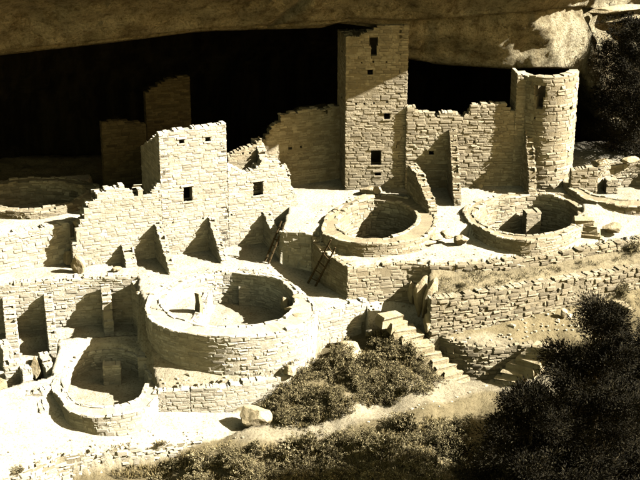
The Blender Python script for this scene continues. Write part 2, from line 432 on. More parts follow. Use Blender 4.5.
# upper floor in front of the houses, and the ground behind them
paint(sh(xyz([(-300,323,3.9),(-60,293.5,3.9),(0,285,3.9),(90,278,3.9),(138,277,3.9),(138,291,3.9),(150,310,3.9),(200,320,3.9),(300,330,3.6),(318,313,3.5),(365,301,3.5),(420,294,3.5),(420,262,3.6),(290,205,3.9),(-300,270,3.9)]), .16), lambda x, y: np.where(x > -2, 3.9-np.clip((x+2)/1.5, 0, 1)*.35, 3.9), 0.0)
ledge = slope_of([(347,297,3.5),(400,300,3.3),(365,306,3.3),(395,318,2.7),(410,318,2.6)])
paint(xyz([(340,300,3.5),(365,301,3.5),(366,312,3.3),(388,318,2.75),(412,322,2.5),(432,328,2.3),(432,290,3.4)]), ledge, 0.1)
paint([tuple(uw(-60, -.15)), tuple(uw(-13.4, -.15)), tuple(uw(-12.9, -.55)), tuple(uw(-8.6, -.75)), tuple(uw(-3.2, -.75)), tuple(uw(-3.2, 12)), tuple(uw(-60, 25))], 5.2, 1.0)  # alcove floor: darkest tone, painting in the shade there
shelf = xyz([(-300,276,5.7),(-70,247,5.7),(0,236,5.7),(70,224,5.7),(88,212,5.7),(92,175,5.7),(-300,200,5.7)])
paint(sh(shelf, .15), 5.7, 0.0)
pc = slope_of([(285,233,5.4),(318,235,5.4),(345,190,5.6),(450,206,5.62),(515,192,5.65),(470,215,5.65)])
paint(sh(xyz([(281,233,5.4),(321,235,5.4),(322,240,5.5),(345,246,5.55),(380,245,5.6),(420,238,5.65),(470,228,5.6),(500,232,5.6),(580,215,5.8),(640,200,6),(760,190,6),(760,120,6),(345,150,5.6),(290,185,5.5),(288,215,5.4)]), .22), pc, 0.0)
tr = slope_of([(350,267,5.0),(410,261,5.0),(430,252,5.1),(505,253,5.1),(560,247,5.05),(640,237,5.0)])
terR = [(320,246,5.05),(333,257,5.03),(349,268,5.0),(410,262,5.0),(432,264,5.0),(480,262,5.0),(540,254,5.0),(640,238,5.0),(760,222,5.0)]
paint(sh(xyz(terR + [(760,205,5.1),(600,224,5.1),(560,240,5.1),(527,247,5.1),(490,242,5.1),(470,236,5.1),(420,244,5.1),(380,249,5.1),(345,247,5.1)]), .2), tr, 0.05)
R3L = [(430,326,2.75),(438,333,2.6),(450,340,2.42),(466,345,2.26),(482,347.5,2.16),(500,347,2.13),(520,346,2.13),(534,343.5,2.2)]
paint(sh(xyz(R3L[1:]), .05) + xyz([(545,372,.85),(525,384,.65),(480,392,.55),(452,384,.55),(444,368,.75),(436,356,1.2)]), .6, .6)
S1s = slope_of([(440,297,4.25),(520,285,4.25),(640,265,4.25),(440,280,4.5),(500,275,4.5),(640,254,4.5)])
paint(sh(xyz([(430,299,4.25),(480,292,4.25),(560,279,4.25),(640,266,4.25),(760,251,4.25)]) + xyz([(760,222,5.0),(640,238,5.0),(540,254,5.0),(480,262,5.0),(430,265,5.0)]), .16), S1s, 0.9)
S2s = slope_of([(440,326,2.72),(520,315,2.95),(600,300,3.0),(640,293,3.0),(450,339,2.36),(480,347,2.1),(518,346,2.08),(580,325,2.55)])
paint(sh(xyz(R3L), .16) + xyz([(600,335,2.3),(640,322,2.5),(760,300,2.7)]) + sh(xyz([(760,251,4.25),(640,266,4.25),(560,279,4.25),(480,292,4.25),(430,299,4.25)]), .25), S2s, 1.0)
paint(xyz([(570,228,5.2),(600,240,5.05),(700,226,5.05),(700,206,5.85),(640,208,5.85),(600,205,5.85),(582,206,5.85),(576,214,5.8)]), slope_of([(585,208,5.8),(640,209,5.8),(590,234,5.08),(640,230,5.08)]), .1)
# a trodden path in paler dust
def pathline(pts, wd, tone):
    P = [at(*p).xy for p in pts]
    for a, b in zip(P, P[1:]):
        d = b-a; t = np.clip(((GX-a.x)*d.x+(GY-a.y)*d.y)/d.length_squared, 0, 1)
        q = np.hypot(GX-a.x-t*d.x, GY-a.y-t*d.y); k = np.clip((wd-q)/0.35, 0, 1); TONE[:] = TONE*(1-k) + tone*k
pathline([(250,436,.45),(320,429,.4),(380,414,.45),(430,401,.5),(470,386,.55),(500,381,.6)], .9, .7)
pathline([(470,385,.55),(490,382,.6),(540,390,.6)], 1.1, .7)

# kivas: rings given by their outer and inner top edge
class Ring:
    def __init__(s, outer, inner, zf, zb_, floor, zo, n=64):
        ys = [p[1] for p in outer]; y0, y1 = min(ys), max(ys)
        z = lambda py: zb_ + (zf-zb_)*(py-y0)/(y1-y0)
        O_ = [at(a, b, z(b)) for a, b in outer]; I_ = [at(a, b, z(b)) for a, b in inner]
        s.c = sum((p.xy for p in I_), Vector((0, 0)))/len(I_); s.floor = floor; s.zo = zo
        A_ = np.array([(p.x, p.y, 1) for p in O_]); c = np.linalg.lstsq(A_, np.array([p.z for p in O_]), rcond=None)[0]
        s.rim = lambda x, y: c[0]*x+c[1]*y+c[2] + noise.noise((x*1.3, y*1.3, zf))*.11
        def polar(P):
            a = [math.atan2(p.y-s.c.y, p.x-s.c.x) for p in P]; r = [(p.xy-s.c).length for p in P]
            k = np.argsort(a); a = np.array(a)[k]; r = np.array(r)[k]
            return lambda t: np.interp(t, np.r_[a-2*PI, a, a+2*PI], np.r_[r, r, r])
        s.ro, s.ri = polar(O_), polar(I_)
        th = np.linspace(-PI, PI, n, endpoint=False)
        ker = np.array([.25, .5, .25]); sm = lambda v: sum(np.roll(v, k-1)*ker[k] for k in range(3))
        s.out_r = sm(s.ro(th)); s.in_r = sm(s.ri(th)); s.out_r = np.maximum(s.out_r, s.in_r+.22); s.th = th
        s.inner = [(s.c.x+r*math.cos(t), s.c.y+r*math.sin(t)) for t, r in zip(th, s.in_r)]
        s.outer = [(s.c.x+r*math.cos(t), s.c.y+r*math.sin(t)) for t, r in zip(th, s.out_r)]
        paint([(s.c.x+(r+.12)*math.cos(t), s.c.y+(r+.12)*math.sin(t)) for t, r in zip(th, s.in_r)], floor, 0.25)
ck = Ring([(146,306),(150,320),(171,330),(202,335),(255,335),(292,329),(312,322),(318,312),(308,297),(298,288),(284,278),(258,270),(224,268),(196,272),(165,284),(150,295)],
          [(166,309),(178,317),(192,321),(208,325),(233,325),(264,322),(282,318),(293,306),(292,291),(280,281),(255,274),(224,272),(206,275),(186,281),(170,291),(163,300)], 3.9, 3.9, 2.35, 2.2)
ck_edge = [(196,324,3.15),(206,306,3.15),(212,288,3.15),(216,276,3.15)]
bk_ = inside([q for q in xyz(ck_edge)] + [(ck.c.x-3.2, ck.c.y+2.6), (ck.c.x-4.2, ck.c.y), (ck.c.x-3.2, ck.c.y-2.4)])
bk_ &= (GX-ck.c.x)**2+(GY-ck.c.y)**2 < (np.interp(np.arctan2(GY-ck.c.y, GX-ck.c.x), ck.th, ck.in_r)+.12)**2
GZ[bk_] = 3.12; TONE[bk_] = 0
k1 = Ring([(63,400),(64,408),(77,414),(97,417),(120,415),(146,409),(157,395),(154,374),(146,356),(128,346),(106,344),(84,347),(67,356),(60,374)],
          [(70,396),(78,402),(93,406),(112,406),(135,399),(144,386),(144,368),(138,356),(122,351),(106,350),(86,353),(72,361),(67,372),(67,386)], 1.85, 1.75, 0.9, 1.15)
k2 = Ring([(322,232),(335,239),(360,244),(380,244),(420,238),(436,226),(434,212),(420,201),(398,195),(376,194),(352,199),(334,210),(324,222)],
          [(341,229),(350,234),(366,237),(388,237),(408,229),(416,221),(413,210),(400,203),(376,199),(360,202),(345,210),(338,220)], 5.65, 5.75, 3.7, 5.1)
k3 = Ring([(463,210),(468,220),(480,227),(502,237),(527,242),(552,238),(575,228),(588,214),(584,202),(566,194),(540,190),(516,192),(490,197),(470,203)],
          [(475,216),(482,221),(500,230),(524,235),(542,234),(563,228),(576,218),(577,207),(566,199),(550,195),(532,194),(512,197),(495,199),(482,205)], 5.65, 5.8, 3.9, 5.1)
k4 = Ring([(563,180),(570,189),(582,196),(597,202),(630,206),(660,206),(700,198),(716,184),(700,168),(660,160),(620,161),(590,166),(572,172)],
          [(573,180),(580,187),(592,193),(612,198),(640,199),(664,198),(694,188),(684,172),(655,165),(624,165),(600,170),(580,175)], 6.0, 6.1, 4.9, 5.65)
k0 = Ring([(-40,195),(-20,208),(10,212),(45,211),(75,204),(95,194),(100,185),(80,180),(45,177),(5,180),(-30,186)],
          [(-26,195),(-5,204),(20,207),(50,205),(75,199),(88,190),(78,185),(45,182),(8,184),(-20,189)], 6.05, 6.1, 4.9, 5.7)
# roughness of the ground
nzv = np.array([noise.noise((x*.8, y*.8, 0))*.05 + noise.noise((x*3, y*3, 5))*.022 for x, y in zip(GX.ravel(), GY.ravel())]).reshape(GX.shape)
GZ += nzv*(1+1.2*TONE)
def gz(x, y):
    i = min(max(int(np.searchsorted(gx, x)), 1), len(gx)-1); j = min(max(int(np.searchsorted(gy, y)), 1), len(gy)-1)
    return float(GZ[j, i])
def gat(px, py, z0=1.0):
    r = ray(px, py); k = (6.6-CAM.z)/r.z
    for _ in range(400):
        q = CAM + r*k
        if q.z < gz(q.x, q.y): break
        k += .08
    return Vector((q.x, q.y, gz(q.x, q.y)))
ny, nx = GX.shape
idx = np.arange(ny*nx).reshape(ny, nx)
gf = np.stack([idx[:-1, :-1], idx[:-1, 1:], idx[1:, 1:], idx[1:, :-1]], -1).reshape(-1, 4)
def np_mesh(name, V, F, m, parent=None, n=4):
    me = bpy.data.meshes.new(name); me.vertices.add(len(V)); me.vertices.foreach_set('co', np.asarray(V, np.float32).ravel())
    me.loops.add(F.size); me.loops.foreach_set('vertex_index', F.astype(np.int32).ravel())
    me.polygons.add(len(F)); me.polygons.foreach_set('loop_start', np.arange(0, F.size, n, dtype=np.int32))
    me.update(calc_edges=True); me.materials.append(m)
    o = bpy.data.objects.new(name, me); COL.objects.link(o); o.parent = parent; return o
ground = np_mesh('ground', np.stack([GX, GY, GZ], -1).reshape(-1, 3), gf, M['ground'])
a_ = ground.data.attributes.new('tone', 'FLOAT', 'POINT'); a_.data.foreach_set('value', TONE.ravel().astype(np.float32))
tag(ground, kind='structure'); ground['label'] = 'pale dusty ground stepping down in terraces towards the scrub'

# ------------------------------------------------------------------ cliff and alcove
def on_w(px, py, w):
    r = ray(px, py); n = WW; k = (OO + WW*w - CAM.xy).dot(n)/r.xy.dot(n); return CAM + r*k
# px, lip row, lip w, inner lip row, inner lip w, outer dw, outer dz
ST = [(-160,70,-1.2,74,-.2,-4.5,4.5),(0,52,-1.2,57,-.2,-4.5,4.5),(100,42,-1.2,46,-.3,-4.5,4.5),(200,30,-1.2,33,-.3,-4.5,4.5),(265,26,-1.2,30,-.3,-4.5,4.5),(330,22,-1.2,29,0,-4.5,4.5),
      (350,20,-1.2,24,.4,-4.4,4.5),(402,21,-1.3,30,.9,-4.2,4.4),(412,21,-1.4,55,1.0,-4.2,4.4),(470,17,-1.6,64,.6,-3.6,4.2),(530,13,-2.3,68,-.6,0,0),(545,11,-1.9,68,-1.0,0,0),(560,9,-1.3,68,-.7,0,0),(576,8,-.5,70,-.1,0,0),(590,8,.3,76,.5,0,0)]
def station(px, ly, lw, iy, iw, odw, odz):
    l = on_w(px, ly, lw); i = on_w(px, iy, iw)
    u = (l.xy-OO).dot(UU)
    return [u, lw, l.z, iw, i.z, lw+odw, l.z+odz]
T = np.array([station(*s) for s in ST])
ul = T[-1, 0]
# at the right end the roof comes down to the ground and the face turns back
endst = [(ul+.6, 1.0, 13.2, 1.1, 9.2, -1.9, 17), (ul+1.6, 1.4, 13.0, 1.5, 7.4, .2, 17), (ul+3.2, 1.6, 12.6, 1.7, 6.4, 1.5, 17), (ul+6, 1.2, 12.5, 1.3, 6, .9, 17), (ul+12, -1, 12.5, -.9, 5.5, -1.4, 17), (ul+40, -12, 12.5, -11.8, 5, -12.5, 17)]
T = np.vstack([T, np.array(endst)]); T = np.vstack([np.r_[-60, T[0, 1:]][None], T])
OUTU = [-60, 13.4, 15.6, 20, 60]; OUTW = [-5.7, -5.7, 0.0, 1.0, -8]; OUTZ = [18.7, 18.7, 18.0, 18, 18]
us = np.concatenate([np.arange(-60, -24, 1.5), np.arange(-24, 24, .17), np.arange(24, 56, 2)])
prof_n = 150; CV = []; CS = []
for u in us:
    lw, lz, iw, iz, ow, oz = [np.interp(u, T[:, 0], T[:, k]) for k in range(1, 7)]
    ow, oz = np.interp(u, OUTU, OUTW), np.interp(u, OUTU, OUTZ)
    shut = np.clip((u-ul)/2.4, 0, 1)                 # 1 where the cave has closed
    deep = 13*(1-shut) + .25
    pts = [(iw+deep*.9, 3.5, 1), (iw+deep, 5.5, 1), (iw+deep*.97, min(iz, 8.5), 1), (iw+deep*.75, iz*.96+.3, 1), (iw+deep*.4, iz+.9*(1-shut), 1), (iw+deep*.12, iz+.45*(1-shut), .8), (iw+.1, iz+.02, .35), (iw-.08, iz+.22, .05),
           (lw+(iw-lw)*.4, iz+(lz-iz)*.62, 0), (lw+.45, lz+.02, 0), (lw+.02, lz-.05+.1, 0), (lw-.18, lz+.4, 0), (ow+(lw-ow)*.62, lz+(oz-lz)*.45, 0), (ow+.15, oz-.8, 0), (ow, oz+.3, 0), (ow+.6, oz+2.5, 0), (ow+2, oz+6, 0), (ow+5, oz+14, 0), (ow+14, oz+26, 0), (ow+60, oz+34, 0)]
    c = np.r_[0, np.cumsum([math.hypot(b[0]-a[0], b[1]-a[1])**.75 + .05 for a, b in zip(pts, pts[1:])])]
    wts = np.interp(np.linspace(0, 1, prof_n)**1.0, [0, .3, .62, 1], [0, c[5], c[15], c[-1]])
    P = np.array(pts)
    for t in wts:
        w, z, so = [float(np.interp(t, c, P[:, k])) for k in range(3)]
        b = uw(u, w); q = Vector((b.x, b.y, z))
        a = .55 if so < .5 else .7
        e = noise.fractal(q*.3, .9, 2.1, 4)*.45 + noise.fractal(Vector((u*.9, w*.9+7, z*1.6)), .8, 2.1, 5)*.16
        s_ = (z + .10*u + noise.noise(q*.22)*1.6)*.8                       # bedding: ledges of uneven thickness
        fr = s_ - math.floor(s_); e += (.34*fr**1.6 - .12)*(.5+noise.noise(Vector((u*.12, math.floor(s_)*3.7, 2)))*1.1)
        s_ = (z*.35 + u*.42 + noise.noise(q*.3)*.8 - .55)*.45               # slanting joints
        fr = s_ - math.floor(s_); e -= .55*max(0, 1-abs(fr-.5)/.09)*(1 if so < .5 else 0)*max(0, noise.noise(Vector((math.floor(s_)*5.1, 3, 1)))+.25)
        if so < .5: e -= .9*max(0, 1-abs(u+3.9-(z-14.3)*.75)/.42)*min(1, max(0, (z-13.9)/.5)); e += .35*noise.noise(Vector((u*.5, z*.9, 8)))*(1-so*2)
        if u > ul-4.5 and so < .6: e += noise.ridged_multi_fractal(q*.55, .9, 2.2, 5, 1.0, 2.0)*.28 - .25
        if w > iw+4: e *= 1.8
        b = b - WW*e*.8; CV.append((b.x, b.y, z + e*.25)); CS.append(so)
nu = len(us); idx = np.arange(nu*prof_n).reshape(nu, prof_n)
cf = np.stack([idx[:-1, :-1], idx[:-1, 1:], idx[1:, 1:], idx[1:, :-1]], -1).reshape(-1, 4)
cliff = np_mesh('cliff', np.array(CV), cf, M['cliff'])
a_ = cliff.data.attributes.new('soot_shade', 'FLOAT', 'POINT'); a_.data.foreach_set('value', np.array(CS, np.float32))
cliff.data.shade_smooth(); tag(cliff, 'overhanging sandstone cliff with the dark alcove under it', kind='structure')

# ------------------------------------------------------------------ kiva rings
def ring(R, name, label, cat, group, style='mid', m='tan', mort='mortar_tan', cap=110, bench=None, skip=None):
    """skip: angle interval (radians) left open"""
    t = empty(name, (R.c.x, R.c.y, R.floor), label, cat, group)
    mz = Masonry(t, m, mort, cap, random.Random(int(abs(R.c.x)*97)))
    po = Path(R.outer, closed=True); pi_ = Path(R.inner, closed=True, flip=True)
    rim_at = lambda p: (lambda s: R.rim(*p(s % p.L)[0]))
    ro, ri = rim_at(po), rim_at(pi_)
    n = len(R.th); r = mz.r
    for k in range(n):
        k2 = (k+1) % n
        a, b = R.outer[k], R.outer[k2]; c, d = R.inner[k], R.inner[k2]
        za = R.rim(*a)-.03; zb_ = R.rim(*b)-.03; zc = R.rim(*c)-.03; zd = R.rim(*d)-.03
        f0 = R.floor-.3; g0 = min(R.zo, R.rim(*a)) - .6
        mz.quad((*a, g0), (*b, g0), (*b, zb_), (*a, za)); mz.quad((*d, f0), (*c, f0), (*c, zc), (*d, zd)); mz.quad((*a, za), (*b, zb_), (*d, zd), (*c, zc))
    st = dict(STYLE[style])
    def zbo(s):
        p, n_ = po(s % po.L); return min(gz(p.x+n_.x*.3, p.y+n_.y*.3)-.1, ro(s))
    mz.face(po, zbo, ro, **st)
    mz.face(pi_, K(R.floor), ri, **st)
    # capping stones along both edges
    for P_, zf in ((po, ro), (pi_, ri)):
        x = 0
        while x < P_.L-.15:
            e = min(P_.L, x+r.uniform(.22, .55)); dpt = r.uniform(.12, .22)
            if r.random() > .07: mz.top_block(P_, x+.01, e-.01, -dpt, r.uniform(0, .04), zf((x+e)/2)-.08, zf((x+e)/2)+r.uniform(-.01, .035))
            x = e
    mz.done('ring_wall')
    return t
G_K = 'round kivas sunk in the terraces'
T_ck = ring(ck, 'kiva', 'largest round kiva, with a thick pale rim and a tall curved outer wall', 'kiva', G_K, 'mid', 'pale', 'mortar_pale')
T_k1 = ring(k1, 'kiva', 'small half shaded kiva at lower left above the white court', 'kiva', G_K, 'mid', 'pale', 'mortar_pale')
T_k2 = ring(k2, 'kiva', 'round kiva right below the square tower, with low curved parapet', 'kiva', G_K, 'mid')
T_k3 = ring(k3, 'kiva', 'deep round kiva below the round tower, dark inside on its right', 'kiva', G_K, 'mid')
T_k4 = ring(k4, 'kiva', 'kiva at the right edge of the photo behind a low curved wall', 'kiva', G_K, 'mid')
T_k0 = ring(k0, 'kiva', 'dark kiva in the shade of the alcove at far left', 'kiva', G_K, 'mid', 'rough')  # darker stone paints in the shade on this ring

# masonry pillars standing on kiva floors: pixel of base middle, width, depth, height
def block_pts(c, wd, dp, h, ang, z0, taper=1.0, jit=.03, r=random.Random(2)):
    V = []; ca, sa = math.cos(ang), math.sin(ang)
    for lev, (z, k) in enumerate(((z0-.15, 1), (z0+h*.5, (1+taper)/2), (z0+h-.05, taper), (z0+h, taper*.9))):
        for sx, sy in ((-1, -1), (1, -1), (1, 1), (-1, 1)):
            x, y = sx*wd/2*k + r.uniform(-jit, jit), sy*dp/2*k + r.uniform(-jit, jit)
            V.append((c[0]+x*ca-y*sa, c[1]+x*sa+y*ca, z + r.uniform(-jit, jit)*.6))
    F = [(12, 13, 14, 15)]
    for o in (0, 4, 8):
        for q in range(4): F.append((o+q, o+(q+1) % 4, o+4+(q+1) % 4, o+4+q))
    return V, F
def pilaster(parent_ring, R, px0, px1, py_top, py_bot, z0, dp=.5, ang=.1, m='tan', mort='mortar_tan', label=None):
    c = at((px0+px1)/2, py_bot, z0); wd = (px1-px0)/FPX*(c-CAM).length
    h = zat(px0, py_top, c) - z0
    t = empty('pilaster', tuple(Vector((c.x, c.y, z0)) - abs_loc(parent_ring))); t.parent = parent_ring
    if label: t['label'] = label
    ca, sa = math.cos(ang), math.sin(ang)
    f = lambda x, y: (c.x+x*ca-y*sa, c.y+x*sa+y*ca)
    mz = Masonry(t, m, mort, 0, random.Random(int(px0)))
    P = Path([f(-wd/2, 0), f(wd/2, 0)])
    mz.core(P, K(z0), K(z0+h), dp); mz.face(P, K(z0), K(z0+h), **STYLE['fine'])
    for e, rev in ((P.L, False), (0.0, True)):
        a, b = P(e, 0)[0], P(e, -dp)[0]; mz.face(Path([b, a]) if rev else Path([a, b]), K(z0), K(z0+h), **STYLE['fine'])
    mz.caps(P, K(z0+h), dp, ll=(wd*.5, wd))
    # children of a pilaster stay two levels deep: thing > pilaster > masonry
    mz.done('core')
pilaster(T_ck, ck, 239, 256, 286, 305, 2.35, .45, .15, 'pale', 'mortar_pale')
pilaster(T_k3, k3, 525.5, 540, 212.5, 236, 3.95, .6, .2)
pilaster(T_k2, k2, 355, 367.5, 216, 238, 3.75, .5, .1)
pilaster(T_k2, k2, 395, 406, 212, 231, 4.1, .5, -.3)
pilaster(T_k1, k1, 104, 121, 366, 383, 1.0, .5, .1, 'pale', 'mortar_pale')
pilaster(T_k4, k4, 606, 617, 180, 194, 4.9, .5, .1)

# ------------------------------------------------------------------ square tower
def box_house(name, label, cat, a, b, z, depth, top, holes, style, m, mort, group=None, side_holes=(), back_top=None, cap=150, th=.45, left_shift=0.0):
    pl = Plane(a, b, z); zt = pl.prof(top); t = empty(name, (*pl.path(pl.L/2)[0], z), label, cat, group)
    hs = [pl.hole(*h) for h in holes]
    wall('wall', None, None, pl, z, zt, th, hs, style, m, mort, cap=cap, parent=t, ends=False)
    n = pl.n; A = pl.A.xy; B = pl.B.xy
    zl, zr = zt(0.05), zt(pl.L-.05)
    # side and back walls butt against the front one
    back = back_top if back_top is not None else min(zl, zr)
    A2 = A - n*depth - pl.t*left_shift
    left = Path([A2, A]); wall('wall', None, None, left, z, lin([(0, back), (depth, zl)]), th, side_holes(left) if callable(side_holes) else side_holes, style, m, mort, cap=40, parent=t, ends=False, trims=False)
    right = Path([B, B-n*depth]); wall('wall', None, None, right, z, lin([(0, zr), (depth, back)]), th, (), style, m, mort, cap=30, parent=t, ends=False)
    bk = Path([B-n*(depth-.0), A2]); wall('wall', None, None, bk, z, lin([(0, back), (bk.L, back)]), th, (), style, m, mort, cap=0, parent=t, ends=False)
    return t, pl
def tower_side(p):
    L = p.L
    f = lambda s0, s1, z0, z1: (L*s0, L*s1, z0, z1)
    return [f(.42, .62, 12.2, 12.95), f(.42, .62, 9.9, 10.8)]
T_sq, P_sq = box_house('square_tower', 'tall four storey square tower reaching the alcove roof, its top in shade', 'tower', (345,190), (405,189.2), 5.6, 2.6,
    [(345,37),(348,37),(359,36.5),(360.5,34.5),(366,32.5),(370,30.5),(374,29),(378,27.5),(382,26),(392,25.5),(402,25.5)],
    [(369.5,37.5,378,46),(371,46,376.8,56),(367.5,69.5,373,74.5),(384,113,390,119),(371,150,381,165),(396,145,400,148.5),(375,172,381,175.5),
     (355.3,103.2,357,105),(363.5,102.8,365,104.6),(373,102.2,375,104),(386,101.2,388,103),(397.5,100.5,400,102.5),(361,62,362.4,63.6),(372.5,61,374.3,62.8),(386,61.4,387.4,63)],
    'fine', 'tan', 'mortar_tan', side_holes=tower_side, back_top=13.0, left_shift=.25)

# ------------------------------------------------------------------ two storey house and its ruined neighbours
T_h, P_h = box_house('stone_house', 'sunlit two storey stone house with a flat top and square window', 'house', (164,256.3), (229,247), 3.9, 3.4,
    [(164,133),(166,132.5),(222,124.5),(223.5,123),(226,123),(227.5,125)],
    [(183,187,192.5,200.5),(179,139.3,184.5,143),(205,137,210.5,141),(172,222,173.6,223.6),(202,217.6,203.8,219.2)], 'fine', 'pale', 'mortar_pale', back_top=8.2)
pl = Plane((229.4,247), (291,238.4), 3.9)
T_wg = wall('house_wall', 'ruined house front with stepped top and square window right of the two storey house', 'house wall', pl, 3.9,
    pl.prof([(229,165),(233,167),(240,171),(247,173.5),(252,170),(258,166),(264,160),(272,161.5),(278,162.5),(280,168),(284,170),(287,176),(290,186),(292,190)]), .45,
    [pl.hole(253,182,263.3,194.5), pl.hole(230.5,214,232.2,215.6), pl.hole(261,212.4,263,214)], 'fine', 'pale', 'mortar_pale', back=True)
pl = Plane((74,268.6), (163.6,256.4), 3.9)
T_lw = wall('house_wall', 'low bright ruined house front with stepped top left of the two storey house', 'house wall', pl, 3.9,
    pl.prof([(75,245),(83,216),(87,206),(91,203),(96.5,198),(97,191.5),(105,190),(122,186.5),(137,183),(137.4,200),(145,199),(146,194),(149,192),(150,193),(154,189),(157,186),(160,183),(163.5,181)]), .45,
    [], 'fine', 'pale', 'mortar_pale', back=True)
def cross_wall(name, label, cat, base, zb, L, top_wall_z, top_end_z, th=.35, style='mid', m='tan', mort='mortar_tan', back=0.0, ang=None, prof=None, group=None, cap=40):
    """wall running back from an outer base pixel, perpendicular to the fronts; lit from its right"""
    B = at(*base, zb).xy; a = ANG if ang is None else ang
    n = Vector((math.sin(a), -math.cos(a)))
    A = B - n*L
    p = Path([A, B]); zt = prof or lin([(0, top_wall_z), (L, top_end_z)])
    return wall(name, label, cat, p, zb, zt, th, (), style, m, mort, back=True, cap=cap, group=group, trims=False)
# wall running back behind the ruined front, its slanting top in the sun
q = at(277, 244, 3.9)
cross_wall('side_wall', 'broken side wall with a slanting sunlit top running back behind the ruined front', 'wall', (273.5,240.8), 3.9, 3.2, 7.75, 6.85, .4, 'fine', 'pale', 'mortar_pale', prof=lin([(0,8.15),(.8,8.0),(1.5,7.4),(2.4,7.1),(3.2,6.8)]))
cross_wall('side_wall', 'stub of side wall at the right end of the ruined front', 'wall', (289,238.6), 3.9, 1.6, 7.3, 6.4, .4, 'fine', 'pale', 'mortar_pale', prof=lin([(0,7.2),(.7,6.9),(.75,6.3),(1.6,6.2)]))
# shaded walls deeper in the alcove
def deep(label, pxs, w, z, top, holes=(), th=.4, m='tan', mort='mortar_tan', name='alcove_wall', cat='wall', cap=40):
    a, b = [on_w(x, 150, w) for x in pxs]
    p = Plane.__new__(Plane); p.A = Vector((a.x, a.y, z)); p.B = Vector((b.x, b.y, z)); d = (p.B-p.A).xy; p.L = d.length; p.t = d.normalized(); p.n = Vector((p.t.y, -p.t.x)); p.path = Path([p.A.xy, p.B.xy])
    return wall(name, label, cat, p, z, p.prof(top), th, [p.hole(*h) for h in holes], 'fine', m, mort, cap=cap)
deep('long shaded wall in the alcove just left of the square tower', (258, 346), 1.7, 5.0, [(258,150),(264,140),(268,134),(275,125),(279,124),(280,114),(292,113),(299,113.5),(300,110),(318,109.5),(327,111),(328,107.5),(346,107)], [(288,147.5,292,149.5),(300,146,302,148),(326,111.5,328,113.5)])
deep('low shaded wall with small beam holes between the house and the slanting wall', (228, 262), 1.2, 5.0, [(228,156),(240,150),(250,147),(262,138)], [(233,151.5,235,153.5),(242,152.5,244,154.5),(249,152,251,154)])
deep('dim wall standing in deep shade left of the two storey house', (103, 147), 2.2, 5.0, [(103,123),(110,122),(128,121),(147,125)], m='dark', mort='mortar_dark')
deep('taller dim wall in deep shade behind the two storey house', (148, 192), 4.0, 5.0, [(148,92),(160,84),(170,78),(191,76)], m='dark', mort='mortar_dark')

# ------------------------------------------------------------------ long ruined wall and round tower at the right
P_rw = pl = Plane((404.8,193), (514,190), 5.45, 5.5)
T_rw = wall('house_wall', 'long ruined wall with a broken top between square tower and round tower', 'house wall', pl, 5.35,
    pl.prof([(404,104),(407.5,103.5),(408,106.5),(416,107.5),(417.5,112.5),(424,113.6),(430,112.6),(437,117),(441,114),(450,112),(456,115),(464,118),(470,111.5),(472.5,110),(473,106),(480,104.6),(506,105),(508,110),(515,112)]), .5,
    [pl.hole(429,150.5,434,154.5), pl.hole(473,141,475,143)], 'mid', 'tan', 'mortar_tan', cap=160)
# round tower
rc = at(545, 191, 5.62); rr = 30.5/FPX*(rc-CAM).length; cen = Vector((rc.x, rc.y+rr))
tt = empty('round_tower', (cen.x, cen.y, 5.6), 'round stone tower with a flat sunlit top and a T-shaped window', 'tower')
pts = [(cen.x + rr*math.cos(a)*(1.0), cen.y + rr*math.sin(a)) for a in np.linspace(-PI, PI, 73)[:-1]]
rp = Path(pts, closed=True)
def s_of(px):                                             # arc position on the visible side for a pixel column
    r = ray(px, 130).xy.normalized(); o = CAM.xy-cen; b = o.dot(r); c = o.length_squared-rr*rr; k = -b-math.sqrt(max(0, b*b-c)); p = CAM.xy + r*k
    a = math.atan2(p.y-cen.y, p.x-cen.x); return (a+PI)/(2*PI)*rp.L, p
def rhole(x0, y0, x1, y1):
    a, p = s_of(x0); b, q_ = s_of(x1); m = (p+q_)/2; return (a, b, zat(0, y1, m), zat(0, y0, m))
zt_ = zat(545, 77, rc)
jt = [random.Random(4).uniform(-.03, .03) for _ in range(60)]
ztr = lambda s: zt_ + .04*math.sin(s*2.1) + jt[int(s/.3) % 60] - (.12 if rp(s)[0].x < cen.x-.9 else 0) - .75*min(1, max(0, (rp(s)[0].y-cen.y-.0)/.5))
mz = Masonry(tt, 'tan', 'mortar_tan', 220, random.Random(9))
hs = [rhole(532.5,85.5,543.3,97), rhole(534.5,97,541.5,109), rhole(533,117,535,119), rhole(568,106.5,570.5,110)]
mz.core(rp, K(5.5), ztr, .45, hs, step=.16); mz.face(rp, K(5.5), ztr, holes=hs, ch=.165, ll=(.2, .55), dep=(.012, .05), gap=.02, rub=.1); mz.caps(rp, ztr, .45, ll=(.3, .6), h=(.07, .12)); mz.done()
# flat wall piece joining the tower on its left
pl = Plane((511.5,190.2), (526,189.7), 5.5, 5.5)
wall('house_wall', 'narrow tall piece of wall joined to the left side of the round tower', 'house wall', pl, 5.4, pl.prof([(512,99),(513,74),(515,70.5),(518,71),(521,77),(526,79)]), 1.2, (), 'mid', 'tan', 'mortar_tan', cap=40)
